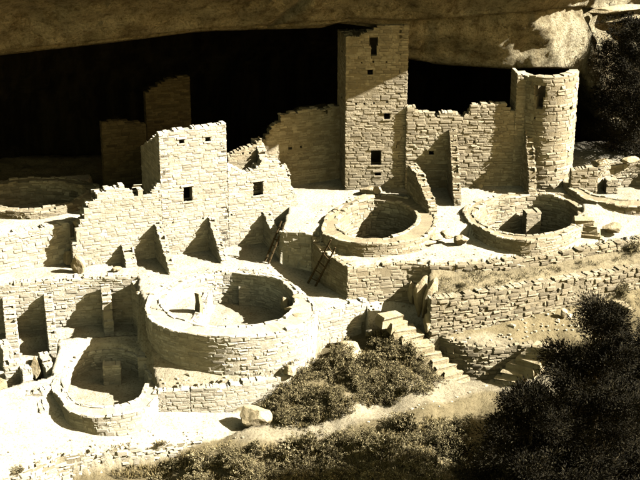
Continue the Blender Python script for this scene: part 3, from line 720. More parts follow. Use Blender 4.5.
# fins in front of the long wall
def front_fin(label, base, zb, apex, end, th, ang, detached=0.0, dz=0.0):
    B = at(*base, zb); n = Vector((math.sin(ang), -math.cos(ang))); L = (B.xy-P_rw.A.xy).dot(P_rw.n)/n.dot(P_rw.n) - detached
    A = B.xy - n*L; za = zat(*apex, (A.x, A.y)); r_ = random.Random(int(base[0])); N = 10
    pr = [(L*k/N, za + (end-za)*(k/N)**(1.7 if detached else 1) + (r_.uniform(-.09, .09) if 0 < k < N else 0)) for k in range(N+1)]
    wall('buttress_wall', label, 'buttress', Path([A, B.xy]), zb-.1, lin(pr), th, (), 'mid', 'tan', 'mortar_tan', back=True, cap=30, trims=False)
front_fin('tall narrow buttress wall in the middle of the long ruined wall', (453.5,206.5), 5.6, (446,127), 5.95, .36, math.radians(2))
front_fin('leaning free standing buttress wall beside the kiva below the square tower', (428.5,214.5), 5.6, (412,163), 6.0, .42, math.radians(18), .9)
front_fin('buttress wall against the left foot of the round tower', (528.5,197.5), 5.6, (518,126), 6.3, .36, math.radians(6))
# low wall right of the round tower
pl = Plane((570.5,188.5), (597,188), 6.0)
wall('low_wall', 'short bright wall at the right foot of the round tower', 'wall', pl, 5.9, pl.prof([(570,170),(580,169),(588,168),(593,167),(597,170)]), .4, (), 'mid', 'tan', 'mortar_tan', cap=30)

# ------------------------------------------------------------------ fins of the left terraces
fz = lambda px, py, P: zat(px, py, P)
G_F = 'triangular buttress walls'
def fin(label, base, zb, wall_pl, apex, th=.3, m='pale', mort='mortar_pale', end=.25, extra=None):
    """triangular wall from the front wall plane (or path) to the outer base pixel"""
    B = at(*base, zb); n = wall_pl.n; L = (B.xy-wall_pl.A.xy).dot(n)
    A = B.xy - n*L; za = zat(*apex, (A.x, A.y)); ze = zb+end
    r_ = random.Random(int(base[0]*7)); N = 9
    pr = [(L*k/N, za + (ze-za)*(k/N)**1.05 + (r_.uniform(-.1, .1) if 0 < k < N else 0)) for k in range(N+1)]
    return wall('buttress_wall', label, 'buttress', Path([A, B.xy]), zb, lin(pr), th, (), 'mid', m, mort, back=True, cap=30, group=G_F, trims=False)
fin('triangular buttress below the step in the low bright house front', (169,274.5), 3.9, P_h, (155.5,221))
fin('triangular buttress under the square window of the two storey house', (221,263.5), 3.9, P_h, (211.5,215))
fin('triangular buttress with a ladder leaning at its left, under the ruined front', (281,259.5), 3.9, P_h, (273,210.5), .35)
fin('small low bright buttress stub on the upper terrace beside the low house front', (126,268), 3.9, P_h, (107,243), .5, end=.2)
P_ft = Plane((8,344.5), (130,331.5), 1.6)
T_fw = wall('terrace_wall', 'long terrace wall behind the triangular buttresses at far left', 'retaining wall', Path([at(-300,323,3.9).xy, at(-60,293,3.9).xy, at(0,285.5,3.9).xy, at(90,277.8,3.9).xy, at(137,276.8,3.9).xy]), 1.55, 3.9, .45, (), 'mid', 'pale', 'mortar_pale', cap=150)
class WP: pass
def fin2(label, base, apex, L, th=.32, end=.3, zb=1.6):
    B = at(*base, zb); n = Vector((math.sin(ANG), -math.cos(ANG))) if False else Vector((math.sin(math.radians(14)), -math.cos(math.radians(14))))
    w0, w1 = at(0,285.5,3.9).xy, at(137,276.8,3.9).xy; wd_ = (w1-w0).normalized(); wn_ = Vector((wd_.y, -wd_.x)); L = (B.xy-w0).dot(wn_)/n.dot(wn_)
    A = B.xy - n*L; za = zat(*apex, (A.x, A.y)); r_ = random.Random(int(base[0]*7)); N = 8
    pr = [(L*k/N, za + (zb+end-za)*(k/N)**1.05 + (r_.uniform(-.08, .08) if 0 < k < N else 0)) for k in range(N+1)]
    wall('buttress_wall', label, 'buttress', Path([A, B.xy]), zb-.3, lin(pr), th, (), 'mid', 'pale', 'mortar_pale', back=True, cap=30, group=G_F, trims=False)
fin2('buttress with blocky lit edge cut by the left photo edge', (7,349), (-2,295), 1.0, .5, .7)
fin2('second buttress from the left edge on the lower terrace', (49,347.5), (42,291), 1.15, .36, .35)
fin2('third buttress from the left edge on the lower terrace', (105,334.5), (92,280), .95, .4, .35)
# jagged wall between the lower terrace and the large kiva
B = at(147,331,1.6); A = at(131,279,3.9)
p_ = Path([A.xy, B.xy + Vector((.05, -.6))])
wall('buttress_wall', 'ragged wall with a hole joining the lower terrace to the large kiva', 'buttress', p_, 1.5, lin([(0,3.9),(p_.L*.3,3.6),(p_.L*.55,3.1),(p_.L*.8,2.5),(p_.L,2.1)]), .4, [(p_.L*.36, p_.L*.5, 2.0, 2.35)], 'mid', 'pale', 'mortar_pale', back=True, cap=20, group=G_F, trims=False)

# ------------------------------------------------------------------ retaining walls
def rwall(label, px, zt, zb, style='mid', m='tan', mort='mortar_tan', th=.45, cap=200, name='retaining_wall', top=None, back=False):
    pts = [at(*p, zt if len(p) == 2 else p[2]) if len(p) == 2 else at(*p) for p in px]
    P = Path([p.xy for p in pts]); zs = lin([(s, p.z) for s, p in zip(P.c, pts)])
    zbf = zb if callable(zb) else (lambda s: zb)
    return wall(name, label, 'retaining wall', P, zbf, top or zs, th, (), style, m, mort, cap=cap, trims=False, back=back, capsplit=1)
def ground_under(P, off=.35):
    def f(s):
        p, n = P(s); return gz(p.x+n.x*off, p.y+n.y*off)-.12
    return f
def rw2(label, px, style='mid', m='tan', mort='mortar_tan', th=.45, cap=200, name='retaining_wall', back=False, lift=0.03):
    pts = [at(*p) for p in px]; P = Path([p.xy for p in pts]); zs = lin([(s, p.z+lift) for s, p in zip(P.c, pts)]); gu = ground_under(P)
    return wall(name, label, 'retaining wall', P, lambda s: min(gu(s), zs(s)-.1), zs, th, (), style, m, mort, cap=cap, trims=False, back=back)
rw2('rubble wall holding up the bright shelf at far left', [(-300,276,5.7),(-70,247,5.7),(0,236.5,5.7),(40,229.5,5.7),(70,224.5,5.7),(82,216,5.7)], 'mid', 'pale', 'mortar_pale', cap=180)
rw2('masonry wall below the plaza, left of the ladder pit', [(279,231,5.4),(284,232.5,5.4),(300,233,5.4),(312.5,234.5,5.4)], 'mid', 'pale', 'mortar_pale', cap=60)
# turn of the terrace wall: the shaded side of the ladder pit
rw2('shaded end of the terrace wall behind the leaning ladder', [(311.5,236,5.35),(314,244,5.2),(322,252,5.1),(335,260.5,5.05),(347.5,268,5.02)], 'mid', 'tan', 'mortar_tan', cap=50)
rw2('tall terrace wall below the kivas, right of the ladder pit', [(348,269.5,4.95),(375,267,4.93),(410,264,4.93),(432,266,4.93),(455,265.5,4.93)], 'mid', 'tan', 'mortar_tan', cap=200)
rw2('upper rubble terrace wall on the right above the grass strip', [(456,265.5,4.93),(480,264,4.93),(510,261,4.93),(540,257,4.93),(590,248.5,4.93),(640,240,4.93),(720,229,4.93)], 'rough', 'rough', 'mortar_rough', cap=200)
rw2('middle rubble terrace wall on the right below the grass strip', [(431,299.5,4.25),(455,297,4.25),(480,293,4.25),(520,287,4.25),(560,280,4.25),(600,273.5,4.25),(640,267,4.25),(720,256.5,4.25)], 'rough', 'rough', 'mortar_rough', cap=300)
rw2('low curved rubble wall between the two stone stairs', R3L, 'rough', 'rough', 'mortar_rough', cap=150)
rw2('block of bright wall below the ladder pit, above the scrub', [(318,312.8,3.5),(330,309,3.5),(348,304.5,3.5),(366,300.8,3.5)], 'mid', 'pale', 'mortar_pale', cap=100)
rw2('straight coursed wall of the ledge below the large kiva', [(190.5,390.3,1.9),(215,388.5,1.92),(250,383.5,1.95),(281,378,1.95),(291,374,2.0)], 'fine', 'pale', 'mortar_pale', cap=130)
rw2('short coursed wall with a square hole on top beside the small kiva', [(158,392.5,1.9),(189.5,390.6,1.9)], 'fine', 'pale', 'mortar_pale', cap=50)
rw2('lowest rubble wall edging the white court at lower left', [(-300,585,.8),(-60,498,.8),(0,481,.8),(32,471,.8),(62,457.5,.8),(100,451.5,.78),(135,448.5,.72),(160,446,.68),(202,441.5,.55)], 'rough', 'pale', 'mortar_rough', cap=260)
rw2('bright rough wall below the loose blocks at far left', [(-300,448,1.3),(-40,408,1.3),(0,401,1.3),(20,397,1.3),(40,392,1.28),(54,389,1.25)], 'mid', 'pale', 'mortar_pale', cap=60)
pl = Plane((139,381), (167,380), .95)
wall('low_wall', 'stub of wall at the right side of the small kiva', 'wall', pl, .9, pl.prof([(140,357),(150,359),(158,361),(167,363.5)]), .6, (), 'mid', 'pale', 'mortar_pale', cap=25)
B = at(41.5,432,.62); A = B.xy + WW*.9
wall('low_wall', 'small upright rib of wall on the white slope at lower left', 'wall', Path([A, B.xy]), .5, lin([(0,1.65),(.9,1.5)]), .3, (), 'mid', 'pale', 'mortar_pale', back=True, cap=10, trims=False)
for bs_, L_, h0, h1, lb in (((24,388),1.0,2.15,1.9,'broken stub of low wall between the loose blocks at far left'),((47,384),.9,2.3,1.8,'ragged low wall stub left of the small kiva'),((5,371),.8,2.35,2.1,'low wall stub below the leftmost buttress')):
    cross_wall('low_wall', lb, 'wall', bs_, 1.15, L_, h0, h1, .4, 'mid', 'pale', 'mortar_pale', ang=math.radians(30))
rw2('low broken wall facing the court behind the loose blocks at far left', [(4,366,2.1),(18,363,2.15),(34,359,2.0)], 'mid', 'pale', 'mortar_pale', cap=25, name='low_wall', back=True, th=.35)
rw2('low broken wall joining the small kiva on its left', [(26,396,1.7),(42,392,1.85),(60,387,1.75)], 'mid', 'pale', 'mortar_pale', cap=25, name='low_wall', back=True, th=.35)
# bench round the small kiva
tag(T_k1, group=G_K)

# interior bench and standing slab of the large kiva
def slab(name, label, cat, base, zb, wd, dp, h, ang=.3, tilt=(0, 0), m='boulder', group=None, taper=.92, jit=.03, parent=None):
    c = at(*base, zb); V, F = block_pts((0, 0), wd, dp, h, 0, 0, taper, jit, random.Random(int(base[0]*13+base[1])))
    me = bpy.data.meshes.new(name); me.from_pydata(V, [], F); me.materials.append(M[m]); o = bpy.data.objects.new(name, me); COL.objects.link(o)
    bm = bmesh.new(); bm.from_mesh(me); bmesh.ops.subdivide_edges(bm, edges=bm.edges[:], cuts=1, use_grid_fill=True)
    for v in bm.verts: v.co += Vector((noise.noise(v.co*3+c), noise.noise(v.co*3+c*2), noise.noise(v.co*3-c)))*.05
    bm.to_mesh(me); bm.free()
    o.location = c; o.rotation_euler = (tilt[0], tilt[1], ang)
    return tag(o, label, cat, group)
slab('stone_slab', 'upright stone slab on the ledge inside the large kiva', 'slab', (199,312), 3.15, .38, .15, .85, -.9, m='boulder')
def bench(px, zt, zb, label):
    rw2(label, [(x, y, zt) for x, y in px], 'mid', 'pale', 'mortar_pale', cap=20, name='low_wall')
rw2('low wall at the edge of the bench inside the large kiva', ck_edge, 'mid', 'pale', 'mortar_pale', cap=20, name='low_wall', th=.3)
k_ = inside(xyz([(150,298,3.2),(205,292,3.2),(207,322,3.2),(175,322,3.2)]))

# ------------------------------------------------------------------ stairs, loose blocks and boulders
def rock(name, label, cat, base, zb, size, ang=0.0, seed=1, tilt=(0, 0), group=None, m='boulder', rough=.16, sub=3, sink=.2):
    r = random.Random(seed); bm = bmesh.new()
    bmesh.ops.create_icosphere(bm, subdivisions=sub, radius=1)
    pl_ = [(Vector((r.gauss(0, 1), r.gauss(0, 1), r.gauss(0, .8))).normalized(), r.uniform(.50, .80)) for _ in range(14)]
    off = Vector((r.uniform(0, 90), r.uniform(0, 90), 0))
    for v in bm.verts:
        p = v.co.copy()
        for n, d in pl_:                                   # cut by planes: broken faces
            k = p.dot(n)
            if k > d: p -= n*(k-d)*.97
        p *= 1 + rough*.4*noise.fractal(p*2.2+off, 1, 2, 4)
        v.co = Vector((p.x*size[0], p.y*size[1], p.z*size[2]))*1.15
    me = bpy.data.meshes.new(name); bm.to_mesh(me); bm.free(); me.materials.append(M[m])
    o = bpy.data.objects.new(name, me); COL.objects.link(o); c = at(*base, zb) if len(base) == 2 else Vector(base)
    o.location = (c.x, c.y, c.z + size[2]*(1-sink)); o.rotation_euler = (tilt[0], tilt[1], ang)
    return tag(o, label, cat, group)
def stairs(label, p0, z0, p1, z1, n, wd, dp, wang):
    """separate stone steps between two pixels; each step a part"""
    a, b = at(*p0, z0), at(*p1, z1); t = empty('stone_stairs', a, label, 'stairs'); r = random.Random(n)
    for k in range(n):
        f = k/(n-1); c = a.lerp(b, f) - a; d = (b-a).xy.normalized()
        V, F = block_pts((c.x, c.y), wd*r.uniform(.85, 1.15), dp*r.uniform(.9, 1.2), .34, wang + r.uniform(-.16, .16), c.z-.3, .96, .055, r)
        me = bpy.data.meshes.new('step'); me.from_pydata(V, [], F); me.materials.append(M['boulder']); o = bpy.data.objects.new('step', me); COL.objects.link(o); o.parent = t
    return t
stairs('flight of bright stone steps climbing left from the path to the ladder pit ledge', (458,376.5), .8, (390,315), 3.45, 11, .95, .5, .35+PI/2*0)
stairs('dark stone steps climbing right beside the pine, from the path', (499,384), .6, (545,346), 2.4, 7, 1.1, .45, -.5)
stairs('three broad stone steps right of the deep kiva', (594,237), 5.05, (584,219), 5.85, 4, .9, .5, -.15)
rock('boulder', 'dark long block lying beside the three broad steps', 'boulder', (611,233), 5.1, (.5,.28,.3), -.35, 4)
rock('boulder', 'tall white leaning slab of rock at the corner of the terrace wall', 'boulder', (420.5,315), 3.05, (.2,.46,1.15), -.75, 21, (.12,.22), sink=.12)
rock('boulder', 'second leaning slab of rock with a dark split, right of the white one', 'boulder', (430.5,320), 2.9, (.2,.46,1.3), -.65, 22, (.12,.3), sink=.1)
rock('boulder', 'small upright pale stone left of the leaning slabs', 'boulder', (411,300), 3.3, (.2,.22,.5), .2, 23)
rock('boulder', 'square block at the foot of the leaning slabs', 'boulder', (428,330), 2.75, (.27,.3,.4), .2, 24)
rock('boulder', 'bright boulder at the right end of the lowest ledge wall', 'boulder', (256,427), .6, (.6,.5,.66), .3, 31, sink=.4)
rock('boulder', 'flat slanting boulder under the block of bright wall', 'boulder', (349,354), 1.95, (.85,.6,.34), .5, 32, (.2,.1), sink=.45)
rock('boulder', 'small dark boulder at the end of the ledge above the scrub', 'boulder', (291,375), 2.0, (.3,.25,.25), .1, 33)
rock('log', 'long pale slab lying on the slope above the pine', 'slab', (621,309), 2.75, (.8,.2,.22), -.9, 35)
rock('boulder', 'small pale stone left of the pine top on the slope', 'boulder', (564,316), 2.75, (.18,.16,.2), .2, 36)
slab('stone_slab', 'long pale threshold slab lying across the path', 'slab', (461,392), 0.55, 1.35, .3, .1, -.72, m='boulder', jit=.02)
slab('stone_block', 'squared loose block with a dark left side at far left below the first buttress', 'block', (14,379), 1.2, .6, .5, .75, .75)
rock('boulder', 'pointed heap of stone beside the small kiva at far left', 'boulder', (36,382), 1.1, (.3,.4,.66), .3, 42)
slab('stone_block', 'squared block cut by the left photo edge above the white slope', 'block', (0,398), 1.3, .5, .5, .8, .75)
rock('boulder', 'small stone leaning beside the pointed heap', 'boulder', (44,368), 1.15, (.2,.2,.24), .3, 44)
for k, (x, y, z, sz, lb) in enumerate([(372,193,5.6,(.55,.4,.22),'broad low boulder at the foot of the square tower'),(378,183.5,5.65,(.36,.3,.2),'upper boulder heaped against the square tower'),
        (366,200,5.6,(.7,.3,.14),'long flat stone in front of the square tower'),(282,200,5.5,(.3,.3,.5),'dark boulder at the right end of the ruined front'),(291,205,5.5,(.35,.3,.25),'low boulder beside the plaza edge'),
        (478,189.5,5.55,(.32,.25,.16),'flat topped block at the foot of the long ruined wall'),(494,193,5.6,(.26,.16,.06),'thin bright slab lying by the long ruined wall'),
        (433,241,5.2,(.42,.3,.22),'boulder in the gap between the two parapets'),(447,238,5.3,(.35,.25,.2),'rounded stone left of the deep kiva parapet'),(424,246,5.1,(.5,.25,.18),'flat stone right of the parapet below the square tower'),(460,243,5.15,(.4,.3,.22),'stone block against the deep kiva parapet'),
        (300,318,3.75,(.55,.22,.14),'long flat stone on the right rim of the large kiva'),(296,310,3.75,(.5,.2,.14),'upper flat stone on the right rim of the large kiva'),(301,300,3.7,(.42,.2,.16),'pale block at the back right rim of the large kiva'),(285,311,3.0,(.24,.22,.45),'dark upright block inside the right rim of the large kiva'),
        (82,226,5.6,(.35,.3,.3),'dark cleft boulder at the end of the far left shelf'),(78,272,3.95,(.32,.26,.5),'white rounded stone at the corner of the upper left terrace'),(69,264,3.95,(.3,.3,.35),'smaller stone left of the rounded corner stone'),
        (116,271,3.95,(.25,.2,.12),'flat stone below the low bright house front'),(152,306,3.3,(.2,.18,.14),'small stone on the ledge inside the large kiva'),
        (600,165,6.1,(.5,.3,.2),'pale stones heaped on the wall at the right edge'),(628,162,6.3,(.6,.3,.16),'flat pale stone at the right edge by the far kiva')]):
    rock('boulder', lb, 'boulder', (x, y), z, sz, ANG, 60+k)
for px, py, sz, k, lb in ((616,13,(1.7,.5,.22),91,'long pale sunlit ledge of rock at the top right corner above the dark gap'),(622,22,(1.6,.45,.2),92,'pale ledge of rock just under the dark gap at the top right')):
    rock('rock_ledge', lb, 'rock ledge', tuple(on_w(px, py, .2)), None, sz, ANG*.6, k)
# remains of plaster on the square tower
pp = [P_sq.sz(x, y) for x, y in ((348.6,72),(356,70),(364,79),(366,88),(374,84),(379,92),(375,100),(366,99),(356,101.5),(348.8,101))]
V = []; F = []
for d in (.0, .013):
    for s_, z_ in pp:
        q = P_sq.path(s_, d)[0]; V.append((q.x, q.y, z_))
n_ = len(pp); F = [tuple(range(n_, 2*n_))] + [(k, (k+1) % n_, n_+(k+1) % n_, n_+k) for k in range(n_)]
mesh_obj('plaster', V, F, M['mortar_tan'], T_sq)

# ------------------------------------------------------------------ ladders
def tube(V, F, a, b, r0, r1, n=6):
    a, b = Vector(a), Vector(b); d = (b-a).normalized(); x = d.orthogonal().normalized(); y = d.cross(x); k = len(V)
    for p, r in ((a, r0), (b, r1)):
        for i in range(n):
            t = 2*PI*i/n; q = p + x*math.cos(t)*r + y*math.sin(t)*r; V.append(tuple(q))
    for i in range(n): F.append((k+i, k+(i+1) % n, k+n+(i+1) % n, k+n+i))
    F.append(tuple(range(k+n, k+2*n))); F.append(tuple(range(k+n-1, k-1, -1)))
def ladder(label, b0, b1, t0, t1, n):
    t = empty('ladder', b0, label, 'ladder', 'wooden pole ladders')
    for a, b in ((b0, t0), (b1, t1)):
        V, F = [], []; tube(V, F, a, b, .05, .038); mesh_obj('rail', V, F, M['wood'], t)
    for k in range(n):
        f = .12 + .74*k/(n-1); a = Vector(b0).lerp(Vector(t0), f); b = Vector(b1).lerp(Vector(t1), f); e = (b-a).normalized()*.06
        V, F = [], []; tube(V, F, a-e, b+e, .028, .028); mesh_obj('rung', V, F, M['wood'], t)
def lp(px, py, z): return at(px, py, z)
def top_on(px, py, base, back):                      # top end: at the given pixel, 'back' metres further along -normal and right
    P = base.xy + Vector(back); return Vector((P.x, P.y, zat(px, py, (P.x, P.y))))
def rail_to(px, py, base, dy):
    """upper end on the pixel ray at depth base.y + dy"""
    r = ray(px, py); k = (base.y+dy-CAM.y)/r.y; return CAM + r*k
b0, b1 = at(308,283,3.6), at(315.5,286,3.6)
wa_, wb_ = at(311.5,236,5.35).xy, at(347.5,268,5.02).xy; wd_ = (wb_-wa_).normalized(); wn_ = Vector((wd_.y, -wd_.x))
def clear(b, px, py, dy):
    e = rail_to(px, py, b, dy)
    return min((b.lerp(e, f/20).xy-wa_).dot(wn_) for f in range(21) if b.lerp(e, f/20).z < 5.3) > .16
dy_ = next(d for d in np.arange(2.5, -2, -.05) if clear(b0, 331, 239.5, d) and clear(b1, 335.5, 247.5, d))
ladder('pole ladder leaning out of the shaded pit over the terrace wall', b0, b1, rail_to(331,239.5,b0,dy_), rail_to(335.5,247.5,b1,dy_), 5)
b0, b1 = at(265,261.5,3.95), at(268.5,263.5,3.95)
ladder('dark pole ladder leaning against the buttress under the ruined front', b0, b1, rail_to(281.5,221,b0,.5), rail_to(285,222.5,b1,.5), 6)

# ------------------------------------------------------------------ vegetation
def cards(P, size, asp, R, flat=0.0, dirs=None, nrm=None):
    """leaf-sized quads at points P (numpy)"""
    n = len(P); a = dirs if dirs is not None else R.normal(size=(n, 3))
    a = a/np.linalg.norm(a, axis=1, keepdims=True); b = R.normal(size=(n, 3)) if nrm is None else np.cross(nrm/np.linalg.norm(nrm, axis=1, keepdims=True) + R.normal(size=(n, 3))*.38, a); b -= (b*a).sum(1, keepdims=True)*a; b /= np.linalg.norm(b, axis=1, keepdims=True)
    L = (size*R.uniform(.6, 1.4, n))[:, None]; w = L*asp
    V = np.stack([P - b*w*.5, P + a*L*.5 - b*w*.35, P + a*L, P + a*L*.5 + b*w*.5], 1).reshape(-1, 3)
    return V
def leaf_obj(name, V, m, parent):
    F = np.arange(len(V)).reshape(-1, 4); return np_mesh(name, V, F, m, parent)
def stems_mesh(name, segs, m, parent, n=5):
    V, F = [], []
    for a, b, r0, r1 in segs: tube(V, F, a, b, r0, r1, n)
    me = bpy.data.meshes.new(name); me.from_pydata(V, [], F); me.materials.append(m)
    o = bpy.data.objects.new(name, me); COL.objects.link(o); o.parent = parent; return o
def shrub_proto(seed, m, w=1.0, h=1.0, nl=3600, leaf=.055, upright=.3, nb=15, clump=.17):
    R = np.random.default_rng(seed); t = empty('shrub', (0, 0, 0)); t['kind'] = 'thing'; segs = []; pts = []; drs = []; nr = []
    for k in range(nb):
        az = R.uniform(0, 2*PI); tl = R.uniform(.05, 1.2); L = h*R.uniform(.5, 1.15)
        d = np.array([math.cos(az)*math.sin(tl)*w/h, math.sin(az)*math.sin(tl)*w/h, math.cos(tl)*.95]); e = d*L
        mid = e*.5 + R.normal(size=3)*.07; b0 = np.array([R.uniform(-.2, .2)*w, R.uniform(-.2, .2)*w, -.1])
        segs += [(b0, mid, .024, .016), (mid, e*.95, .016, .006)]
        nc = R.integers(4, 8); n = nl//(nb*nc)
        for j in range(nc):                                  # each twig carries its own tuft of leaves
            f = R.uniform(.45, 1.05); c = mid + (e-mid)*(f-.45)*1.75 + R.normal(size=3)*np.array([.16*w, .16*w, .10*h])
            segs.append((mid + (e-mid)*max(0, f-.5), c, .009, .004)); s = clump*R.uniform(.55, 1.25); q = R.normal(size=(n, 3)); q /= np.maximum(np.linalg.norm(q, axis=1, keepdims=True), .3)
            q *= R.uniform(.35, 1, n)[:, None]
            pts.append(c + q*s*np.array([1, 1, .75])); nr.append(q + np.array([0, 0, .35])); drs.append(np.repeat(d[None], n, 0)*upright*2 + R.normal(size=(n, 3))*.7)
    leaf_obj('foliage', cards(np.vstack(pts), leaf, .5, R, dirs=np.vstack(drs), nrm=np.vstack(nr)), m, t); stems_mesh('stem', segs, M['bark'], t, 4); return t
def copy_tree(o, parent=None):
    c = o.copy(); COL.objects.link(c); c.parent = parent
    for ch in list(o.children): copy_tree(ch, c)
    return c
protos = [shrub_proto(1, M['scrub'], 1.0, .95, 3800, .075), shrub_proto(2, M['scrub'], 1.15, .75, 3400, .07), shrub_proto(3, M['scrub'], .9, 1.25, 4200, .075, nb=18), shrub_proto(4, M['brush'], .9, .9, 3400, .08, 1.0, clump=.15), shrub_proto(5, M['brush'], .65, 1.15, 3000, .11, 2.0, nb=20, clump=.12)]
used = [False]*len(protos); RS = random.Random(17)
def put_shrub(k, px, py, s, label, group, z=None, sink=.08):
    p = gat(px, py) if z is None else at(px, py, z)
    o = protos[k] if not used[k] else copy_tree(protos[k]); used[k] = True
    o.location = (p.x, p.y, p.z-sink); s1 = s*RS.uniform(.9, 1.1); o.scale = (s1*RS.uniform(.85, 1.15), s1*RS.uniform(.85, 1.15), s1*RS.uniform(.65, 1.2)); o.rotation_euler = (0, 0, RS.uniform(0, 6.28))
    tag(o, label, 'shrub', group); return o
def in_poly(x, y, P):
    c = False
    for i in range(len(P)):
        (x0, y0), (x1, y1) = P[i], P[(i+1) % len(P)]
        if (y0 > y) != (y1 > y) and x < (x1-x0)*(y-y0)/(y1-y0)+x0: c = not c
    return c
def scatter(poly, step, kinds, smin, smax, label, group, avoid=()):
    xs = [p[0] for p in poly]; ys = [p[1] for p in poly]; y = min(ys); row = 0
    while y <= max(ys):
        x = min(xs) + (row % 2)*step*.5
        while x <= max(xs):
            a, b = x+RS.uniform(-.35, .35)*step, y+RS.uniform(-.3, .3)*step*.55
            if in_poly(a, b, poly) and not any(in_poly(a, b, q) for q in avoid):
                k = RS.choice(kinds); put_shrub(k, a, b, RS.uniform(smin, smax), label(k, a, b), group)
            x += step
        y += step*.55; row += 1
# ground cover first: dry grass tufts, nobody could count them
def grass(name, polys, dens, hgt, m, label):
    R = np.random.default_rng(3); P = []
    for poly in polys:
        xs = [p[0] for p in poly]; ys = [p[1] for p in poly]; n = int(dens*(max(xs)-min(xs))*(max(ys)-min(ys)))
        for _ in range(n):
            a, b = R.uniform(min(xs), max(xs)), R.uniform(min(ys), max(ys))
            if in_poly(a, b, poly) and noise.noise((a*.06, b*.1, 1)) > -.12: 
                p = gat(a, b); P.append((p.x, p.y, p.z))
    P = np.array(P); k = 9; Q = np.repeat(P, k, 0) + R.normal(size=(len(P)*k, 3))*np.array([.07, .07, .005])
    d = np.stack([R.normal(size=len(Q))*.45, R.normal(size=len(Q))*.45, np.ones(len(Q))], 1)
    o = leaf_obj(name, cards(Q, hgt, .16, R, dirs=d), m, None); o['label'] = label; o['kind'] = 'stuff'; return o
scrub_poly = [(270,430),(264,406),(280,389),(294,372),(330,361),(364,352),(384,336),(398,344),(414,358),(434,379),(424,391),(385,404),(340,418),(310,429)]
low_poly = [(150,480),(162,470),(205,458),(250,450),(290,447),(335,442),(382,434),(425,420),(455,420),(480,460),(470,492),(150,495)]
grass('dry_grass', [scrub_poly, low_poly, [(150,480),(100,478),(120,468),(200,452),(230,447),(200,470)]], .17, .19, M['straw'], 'dry grass between the shrubs on the slope')
grass('grass_strip', [[(438,294),(440,276),(470,271),(505,274),(540,270),(590,262),(640,252),(640,258),(560,274),(520,281),(480,287)], [(440,326),(470,318),(520,313),(470,324),(445,332)], [(600,300),(640,290),(640,312),(610,322)]], .09, .14, M['scrub'], 'low dark grass on the shelf between the terrace walls')
KN = ['olive rounded scrub shrub','low spreading scrub shrub','taller dense scrub shrub','pale leaved brush shrub','tall brush tuft with pale tips']
GS = 'scrub shrubs on the slope above the path'
def lab_s(k, a, b):
    return KN[k] + (' beside the bright boulder' if a < 290 and b > 395 else ' under the end of the ledge wall' if a < 300 else ' by the bright stone steps' if a > 392 else ' at the path edge of the slope thicket' if b > 396-(a-300)*.12 else ' under the block of bright wall' if b < 372 else ' amid the slope thicket')
scatter(scrub_poly, 20.5, [0, 0, 1, 1, 2, 3], .58, .85, lab_s, GS, avoid=[[(325,340),(366,338),(362,358),(330,358)], [(243,400),(270,400),(272,430),(243,430)]])
GL = 'brush in the foreground below the path'
def lab_b(k, a, b):
    return KN[k] + (' below the lowest rubble wall' if a < 225 else ' at the bottom edge of the photo' if b > 464 else ' against the dark trees' if a > 425 else ' along the near side of the path' if b < 452 else ' amid the foreground brush')
scatter(low_poly, 23, [0, 1, 2, 3, 3, 4, 4], .6, .9, lab_b, GL)
ORD = ['leftmost', 'second from left', 'third from left', 'fourth from left', 'fifth from left', 'sixth from left', 'seventh from left', 'eighth from left', 'ninth from left', 'tenth from left', 'eleventh from left', 'twelfth from left']
from collections import defaultdict
same = defaultdict(list)
for o in COL.objects:
    if o.get('category') == 'shrub': same[o['label']].append(o)
for lb, os_ in same.items():
    if len(os_) > 1:
        os_.sort(key=lambda o: o.location.x/(o.location.y-CAM.y))
        for k, o in enumerate(os_): o['label'] = (ORD[k] if k < len(os_)-1 or k == 0 or len(os_) < 3 else 'rightmost') + ' ' + lb
for k, x, y, s, lb in [(2,284,392,.55,'dark shrub at the corner where the ledge wall meets the scrub'),(1,461,287,.35,'small dark shrub in the middle of the grass strip'),(0,622,294,.62,'dark round shrub against the middle terrace wall at far right'),(1,446,333,.3,'small shrub on the slope at the left end of the low curved wall'),(1,456,327,.28,'small shrub at the foot of the middle terrace wall near the leaning slabs'),
                       (4,430,470,.8,'tall pale brush tuft left of the dark pines'),(4,492,470,.75,'pale brush tuft in front of the dark pines'),(0,634,252,.55,'shrub growing on the upper terrace edge at the right photo edge'),(3,20,474,.35,'low pale tuft at the lower left corner')]:
    put_shrub(k, x, y, s, lb, None)

